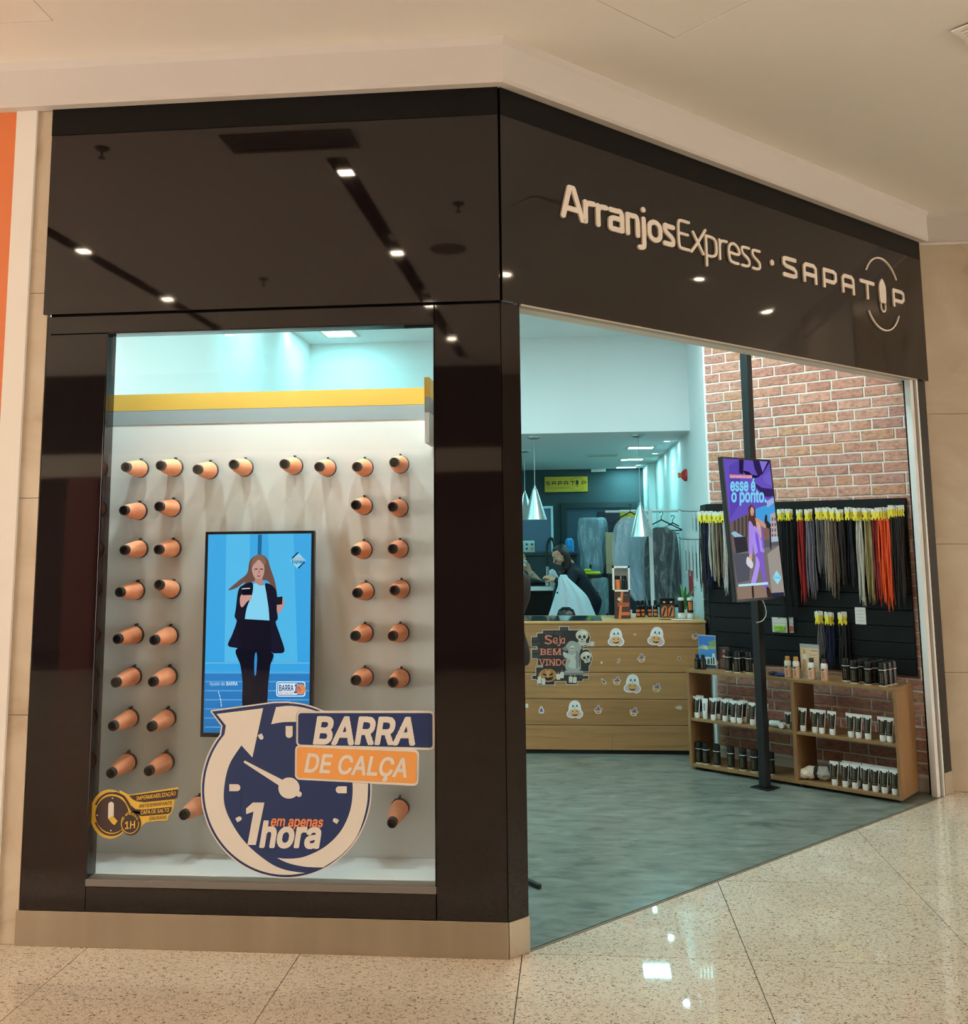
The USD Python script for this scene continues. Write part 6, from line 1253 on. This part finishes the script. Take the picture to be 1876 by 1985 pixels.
# work table with a white edge in front of the woman
YT = 6.80
t = thing('work_table', 'black-fronted work table with a thick white edge at the pillar', 'table')
zt_ = fz(1137, YT, 1050); xr = fx(1073, YT, 1140)
obj('top', span((-1.2, YT-.02, zt_-.045), (xr, YT+.55, zt_), .003), plastic_white, t); obj('front', span((-1.18, YT+.03, .001), (xr-.02, YT+.05, zt_-.046)), black_satin, t); obj('side', span((xr-.04, YT+.051, .001), (xr-.02, YT+.5, zt_-.046)), black_satin, t); obj('mat', span((-.6, YT+.03, zt_), (xr-.05, YT+.4, zt_+.004)), M('mat_dark', (44, 56, 62), rough=.6), t)
def shoe(x, y, z, rot, label, mt):
    t = thing('shoe', label, 'shoe', (x, y, z), rot)
    V = []
    for s in np.linspace(0, 1, 11):
        w_ = .038*(1-.35*abs(s-.72)**1.2*2)*(.6+.4*math.sin(math.pi*min(1, .12+s*.9))); hh = (.075 if s < .35 else .075-.05*(s-.35)/.65)*(.8+.2*math.sin(math.pi*s)); th_ = np.arange(14)*2*math.pi/14
        V.append(np.c_[np.full(14, (s-.5)*.26), w_*np.cos(th_), hh/2+.012+hh/2*np.sin(th_)])
    obj('upper', grid_tube(np.array(V)), mt, t, smooth=60); obj('sole', plate(SM((-.13, -.028), (-.06, -.03), (.04, -.04), (.11, -.03), (.132, 0), (.11, .03), (.04, .04), (-.06, .03), (-.13, .028)), .014), black_metal, t)
shoe(fx(1040, YT+.2, 1115), YT+.14, zt_+.0045, .5, 'dark shoe being repaired on the white-edged table', M('shoe_dark', (40, 40, 46), rough=.5)); shoe(fx(1008, YT+.3, 1112), YT+.36, zt_+.0045, -.3, 'red-trimmed dark shoe at the back of the work table', M('shoe_wine', (92, 40, 48), rough=.5))
for k, (px, py, hh) in enumerate(((1060, 1122, .055), (1068, 1123, .06))):
    q = atY(px, py, YT+.08); b_ = thing('glue_bottle', ('small white bottle on the work table under her hands', 'small white bottle nearer the bending woman on the work table')[k], 'bottle', (q[0], YT+.08, zt_+.0045))
    obj('bottle', lathe([(0, 0), (.016, 0), (.017, .003), (.017, hh), (.008, hh+.012), (0, hh+.012)], 16), plastic_white, b_, smooth=40); obj('cap', lathe([(0, hh+.012), (.008, hh+.012), (.006, hh+.03), (0, hh+.03)], 12), black_metal, b_)
q = atY(1070, 1108, YT+.3); t = thing('cloth_pad', 'white cloth pad standing on the work table in front of her chest', 'cloth', (q[0], YT+.36, zt_+.0045)); obj('pad', lump((0, 0, .085), (.055, .02, .085), 4, amp=.08), M('cloth_white', (226, 230, 236), rough=.85), t, smooth=True); obj('fold', lump((.02, .03, .06), (.05, .018, .06), 6, amp=.1), MATS['cloth_white'], t, smooth=True)
# ------------------------------------------------------------------ people
skin = M('skin', (226, 164, 136), rough=.5, var=1., col2=(216, 150, 122), scale=(40, 40, 40)); hair_d = M('hair_dark', (60, 36, 30), rough=.45, var=1., col2=(36, 24, 22), scale=(120, 120, 14)); navy_cloth = M('cloth_black', (26, 29, 40), rough=.85)
def hand(J, wrist, fdir, pdir, side, s=1.0, curl=.6):
    """Joints and bones of a hand: palm from wrist along fdir, palm facing pdir, thumb on side."""
    w = np.array(wrist, float); f = np.array(fdir, float); f /= np.linalg.norm(f); p = np.array(pdir, float); p -= f*(p@f); p /= np.linalg.norm(p); sd = np.cross(f, p)*side; B = []
    J['w'] = (w, .024*s); J['pa'] = (w+f*.075*s+sd*.026*s, .014*s); J['pb'] = (w+f*.075*s-sd*.026*s, .013*s); B += [('w', 'pa'), ('w', 'pb'), ('pa', 'pb')]
    for k, (o, L_) in enumerate(((.030, .068), (.010, .076), (-.010, .070), (-.029, .055))):
        a = w+f*.078*s+sd*o*s; J[f'k{k}'] = (a, .0098*s); d = f
        for j in range(3):
            c = curl*(j+.6)*.55; d = f*math.cos(c)+p*math.sin(c); a = a+d*L_*s*(.42, .32, .26)[j]; J[f'k{k}{j}'] = (a, (.0092, .0086, .0078)[j]*s); B.append((f'k{k}' if j == 0 else f'k{k}{j-1}', f'k{k}{j}'))
    a = w+f*.022*s+sd*.022*s; J['t0'] = (a, .013*s); d = (f*.6+sd*.7+p*.35); d /= np.linalg.norm(d); J['t1'] = (a+d*.042*s, .0105*s); d2_ = f*.8+sd*.2+p*.55; d2_ /= np.linalg.norm(d2_); J['t2'] = (J['t1'][0]+d2_*.036*s, .009*s); B += [('t0', 't1'), ('t1', 't2'), ('w', 't0')]
    return B
YG = 6.75
g = lambda px, py, dy=0.: atY(px, py, YG+dy)
wm = thing('person', 'woman with long dark hair in a black jacket bending over the work table', 'person')
J = {'hip': (g(1143, 1166), (.13, .12, .11)), 'waist': (g(1132, 1146), (.115, .10, .10)), 'chest': (g(1118, 1118), (.105, .14, .10)), 'neck0': (g(1106, 1101), .065), 'neck1': (g(1095, 1090), .052), 'shL': (g(1111, 1112, -.16), .062), 'shR': (g(1110, 1108, .15), .062), 'elL': (g(1104, 1136, -.24), .046), 'elR': (g(1096, 1134, .22), .046), 'wrL': (g(1079, 1126, -.16), .031), 'wrR': (g(1076, 1124, .10), .031),
     'knL': (g(1137, 1166, -.1)-Z3*.46+np.array([-.12, 0, 0]), .062), 'knR': (g(1143, 1166, .1)-Z3*.46+np.array([-.08, 0, 0]), .062), 'anL': (np.array([g(1143, 1166)[0]-.06, YG-.1, .09]), .042), 'anR': (np.array([g(1143, 1166)[0]+.02, YG+.1, .09]), .042), 'toL': (np.array([g(1143, 1166)[0]-.22, YG-.1, .04]), .035), 'toR': (np.array([g(1143, 1166)[0]-.14, YG+.1, .04]), .035)}
obj('body', body(J, [('hip', 'waist'), ('waist', 'chest'), ('chest', 'neck0'), ('neck0', 'neck1'), ('chest', 'shL'), ('chest', 'shR'), ('shL', 'elL'), ('shR', 'elR'), ('elL', 'wrL'), ('elR', 'wrR'), ('hip', 'knL'), ('hip', 'knR'), ('knL', 'anL'), ('knR', 'anR'), ('anL', 'toL'), ('anR', 'toR')], .016, 8), navy_cloth, wm, smooth=True)
# head turned to the left, tilted down
def head(c, fwd, up, s, parent, skinm, hairm, hair_kind):
    f = np.array(fwd, float); f /= np.linalg.norm(f); u = np.array(up, float); u -= f*(u@f); u /= np.linalg.norm(u); sd = np.cross(f, u); q = lambda a, b, c_: np.array(c)+(f*a+u*b+sd*c_)*s
    H = {'skull': (q(-.012, .035, 0), .078*s), 'brow': (q(.030, .030, 0), .062*s), 'cheekL': (q(.042, -.022, .026), .036*s), 'cheekR': (q(.042, -.022, -.026), .036*s), 'jaw': (q(.046, -.070, 0), .026*s), 'jawL': (q(.0, -.05, .045), .022*s), 'jawR': (q(.0, -.05, -.045), .022*s), 'nose0': (q(.088, .008, 0), .009*s), 'nose1': (q(.104, -.026, 0), .0115*s), 'lipU': (q(.086, -.050, 0), .0105*s), 'neckT': (q(-.02, -.06, 0), .045*s), 'neckB': (q(-.045, -.13, 0), .046*s)}
    obj('head', body(H, [('skull', 'brow'), ('brow', 'cheekL'), ('brow', 'cheekR'), ('cheekL', 'jaw'), ('cheekR', 'jaw'), ('cheekL', 'jawL'), ('cheekR', 'jawR'), ('jawL', 'jaw'), ('jawR', 'jaw'), ('jawL', 'skull'), ('jawR', 'skull'), ('nose0', 'nose1'), ('cheekL', 'cheekR'), ('lipU', 'jaw'), ('skull', 'neckT'), ('neckT', 'neckB')], .008, 5), skinm, parent, smooth=True)
    for k in (-1, 1):
        e = trimesh.creation.icosphere(2, .0100*s); e.apply_translation(q(.079, .004, .030*k)); obj('eye', e, M('eye_white', (220, 214, 208), rough=.2), parent)
        e = trimesh.creation.icosphere(2, .0056*s); e.apply_translation(q(.0865, .003, .0305*k)); obj('iris', e, M('eye_dark', (40, 28, 24), rough=.2), parent)
        e = body({'a': (q(.086, .023, .016*k), .004*s), 'b': (q(.080, .026, .042*k), .0035*s)}, [('a', 'b')], .004, 1); obj('eyebrow', e, hairm, parent)
        ear = trimesh.creation.icosphere(2, 1.0); ear.vertices = np.array([q(-.006+.014*v[0], -.012+.026*v[1], (.072+.006*v[2])*k) for v in ear.vertices]); ear.fix_normals(); obj('ear', ear, skinm, parent, smooth=True)
    obj('mouth', body({'a': (q(.0935, -.053, .018), .0042*s), 'm': (q(.098, -.052, 0), .0055*s), 'b': (q(.0935, -.053, -.018), .0042*s)}, [('a', 'm'), ('m', 'b')], .004, 1), M('lips', (176, 92, 90), rough=.4), parent, smooth=True)
    return q
hc = g(1087, 1077)
q = head(hc, (-.86, -.12, -.50), (-.34, 0, .94), .95, wm, skin, hair_d, 'long')
HJ = {'a': (q(-.028, .045, 0), .076), 'b': (q(.012, .075, 0), .046), 'c': (q(-.045, -.01, .04), .050), 'd': (q(-.045, -.01, -.04), .050), 'e': (q(-.035, -.09, .052), .036), 'f': (q(-.035, -.09, -.052), .036), 'e1': (q(-.03, -.10, .055)-Z3*.06, .032), 'f1': (q(-.03, -.10, -.055)-Z3*.06, .032), 'e2': (g(1087, 1112, -.09), .030), 'f2': (g(1090, 1110, .06), .030), 'e3': (g(1085, 1121, -.09), .016), 'f3': (g(1089, 1119, .06), .016)}
obj('hair', body(HJ, [('a', 'b'), ('a', 'c'), ('a', 'd'), ('c', 'd'), ('c', 'e'), ('d', 'f'), ('e', 'e1'), ('f', 'f1'), ('e1', 'e2'), ('f1', 'f2'), ('e2', 'e3'), ('f2', 'f3')], .010, 6), hair_d, wm, smooth=True)
for nm, wr_, el_ in (('L', J['wrL'][0], J['elL'][0]), ('R', J['wrR'][0], J['elR'][0])):
    d = wr_-el_; d /= np.linalg.norm(d); HJ_ = {}; bn = hand(HJ_, wr_+d*.015, d+np.array([0, .0, .08]), (0, .3 if nm == 'L' else -.3, -1), 1 if nm == 'L' else -1, 1.05, .75)
    obj('hand', body(HJ_, bn, .004, 4), skin, wm, smooth=True)
obj('jacket_tail', draped([(z, x, rx, ry_) for z, x, rx, ry_ in rows_px([(1128, 1112, 1136, .8), (1145, 1118, 1146, 1), (1160, 1130, 1150, .7), (1166, 1138, 1150, .3)], YG+.02, .12)], YG+.02, 41, .006, fold=3), navy_cloth, wm, smooth=True)
ws_ = thing('white_garment', 'white garment with a dark button spread over the bending woman\'s lap', 'garment')
R_ = rows_px([(1114, 1086, 1098, .3), (1122, 1082, 1104, .6), (1136, 1082, 1118, .9), (1155, 1076, 1136, 1.2), (1175, 1070, 1146, 1.4), (1200, 1062, 1156, 1.6)], YG-.36, .09)
R_.append((.62, R_[-1][1], .30, .16))
obj('cloth', draped(R_, YG-.36, 51, .014, n=56, fold=9), M('cloth_white_soft', (228, 232, 238), rough=.85, sheen=.2), ws_, smooth=True)
q = g(1080, 1149, -.50); obj('button', lathe([(0, 0), (.011, 0), (.011, .004), (0, .004)], 14).apply_transform(trimesh.transformations.rotation_matrix(math.pi/2, [1, 0, 0])).apply_translation(q), M('button_dark', (70, 84, 90), rough=.4), ws_)
# second person: head and arms beside the pillar
YO = 7.55
g2_ = lambda px, py, dy=0.: atY(px, py, YO+dy)
pm = thing('person', 'person with short blond hair and a wristwatch, half hidden by the black pillar', 'person')
skin2 = M('skin_tan', (200, 148, 120), rough=.5); shirt = M('shirt_white', (222, 228, 232), rough=.85); blond = M('hair_blond', (196, 158, 96), rough=.5, var=1., col2=(160, 124, 70), scale=(120, 120, 20))
bx0 = fx(998, YO, 1150)
J = {'hip': (np.array([bx0-.06, YO, .92]), (.17, .13, .12)), 'waist': (np.array([bx0-.05, YO, 1.04]), (.16, .12, .1)), 'chest': (np.array([bx0-.04, YO, 1.16]), (.17, .12, .12)), 'neck': (np.array([bx0, YO, 1.27]), .06), 'shR': (g2_(1018, 1128, .0), .07), 'elb0': (g2_(1030, 1136, -.02), .055), 'shL': (np.array([bx0-.22, YO, 1.20]), .07), 'elL': (np.array([bx0-.26, YO-.05, .98]), .05), 'knL': (np.array([bx0-.12, YO+.0, .48]), .075), 'knR': (np.array([bx0+.06, YO+.0, .48]), .075), 'anL': (np.array([bx0-.12, YO+.02, .08]), .05), 'anR': (np.array([bx0+.06, YO+.02, .08]), .05)}
obj('body', body(J, [('hip', 'waist'), ('waist', 'chest'), ('chest', 'neck'), ('chest', 'shR'), ('shR', 'elb0'), ('chest', 'shL'), ('shL', 'elL'), ('hip', 'knL'), ('hip', 'knR'), ('knL', 'anL'), ('knR', 'anR')], .018, 8), shirt, pm, smooth=True)
A_ = {'e': (g2_(1044, 1130, -.02), .047), 'e0': (g2_(1034, 1136, -.02), .048), 'm': (g2_(1036, 1120, -.04), .042), 'w': (g2_(1028, 1110, -.06), .030)}
obj('forearm', body(A_, [('e0', 'e'), ('e', 'm'), ('m', 'w')], .010, 6), skin2, pm, smooth=True)
d = A_['w'][0]-A_['m'][0]; HJ_ = {}; bn = hand(HJ_, A_['w'][0]+d*.1, d+np.array([-.02, 0, .10]), (-.6, -.5, 0), -1, 1.08, .8); obj('hand', body(HJ_, bn, .004, 4), skin2, pm, smooth=True)
wt = A_['w'][0]*.75+A_['m'][0]*.25; dn = d/np.linalg.norm(d); a1 = np.cross(dn, [0, 1, 0]); a1 /= np.linalg.norm(a1); a2 = np.cross(dn, a1)
obj('wristwatch', tube([wt+(a1*math.cos(a)+a2*math.sin(a))*.037 for a in np.linspace(0, 2*math.pi, 20)], .007, 8), M('watch_steel', (190, 200, 200), rough=.25, metal=.9), pm)
hc2 = g2_(1004, 1092)
q = head(hc2, (.75, -.45, -.25), (.15, 0, 1), 1.0, pm, skin2, blond, 'short')
obj('hair', body({'a': (q(-.03, .04, 0), .088), 'b': (q(.012, .085, 0), .050), 'c': (q(-.04, -.02, .05), .052), 'd': (q(-.04, -.02, -.05), .052), 'e': (q(.03, .07, .03), .035), 'f': (q(.03, .07, -.03), .035)}, [('a', 'b'), ('a', 'c'), ('a', 'd'), ('c', 'd'), ('b', 'e'), ('b', 'f')], .010, 6), blond, pm, smooth=True)
cp = thing('paper_cup', 'small white cup in the blond person\'s raised hand', 'cup', HJ_['pa'][0]+np.array([-.01, -.03, .0])); obj('cup', lathe([(0, 0), (.020, 0), (.027, .065), (.025, .065), (.019, .003), (0, .003)], 18), plastic_white, cp, smooth=40); obj('rim', tube([(.0265*math.cos(a), .0265*math.sin(a), .065) for a in np.linspace(0, 2*math.pi, 18)], .0015, 6), plastic_white, cp)
# chair behind the counter
ch = thing('office_chair', 'black rounded chair back showing just above the counter glass', 'chair', (fx(1097, 4.75, 1190), 4.75, 0))
zc_ = fz(1179, 4.75, 1097)
bk = grid_tube(np.array([np.c_[np.full(20, 0.)+.0, np.zeros(20), np.zeros(20)]+np.c_[w_*np.cos(th20), .022*np.sin(th20)-.0+.02*k_, np.full(20, z_)] for k_, (w_, z_) in enumerate([(.06, zc_-.42), (.075, zc_-.40), (.085, zc_-.30), (.088, zc_-.16), (.082, zc_-.06), (.066, zc_-.02), (.035, zc_)]) for th20 in [np.arange(20)*2*math.pi/20]]))
obj('backrest', bk, black_satin, ch, smooth=60); obj('seat', span((-.22, -.42, .44), (.22, .02, .52), .03), black_satin, ch); obj('column', tube([(0, -.2, .08), (0, -.2, .45)], .03, 14), black_metal, ch); obj('back_stay', tube(spline([(0, -.15, .45), (0, .03, .46), (0, .05, .6), (0, .04, zc_-.35)], 5), .015), black_metal, ch)
for k in range(5): a = k*2*math.pi/5+.3; obj('leg', tube([(0, -.2, .10), (.27*math.cos(a), -.2+.27*math.sin(a), .05)], [.025, .016], 10), black_metal, ch); obj('castor', trimesh.creation.icosphere(2, .026).apply_translation((.27*math.cos(a), -.2+.27*math.sin(a), .027)), black_metal, ch)
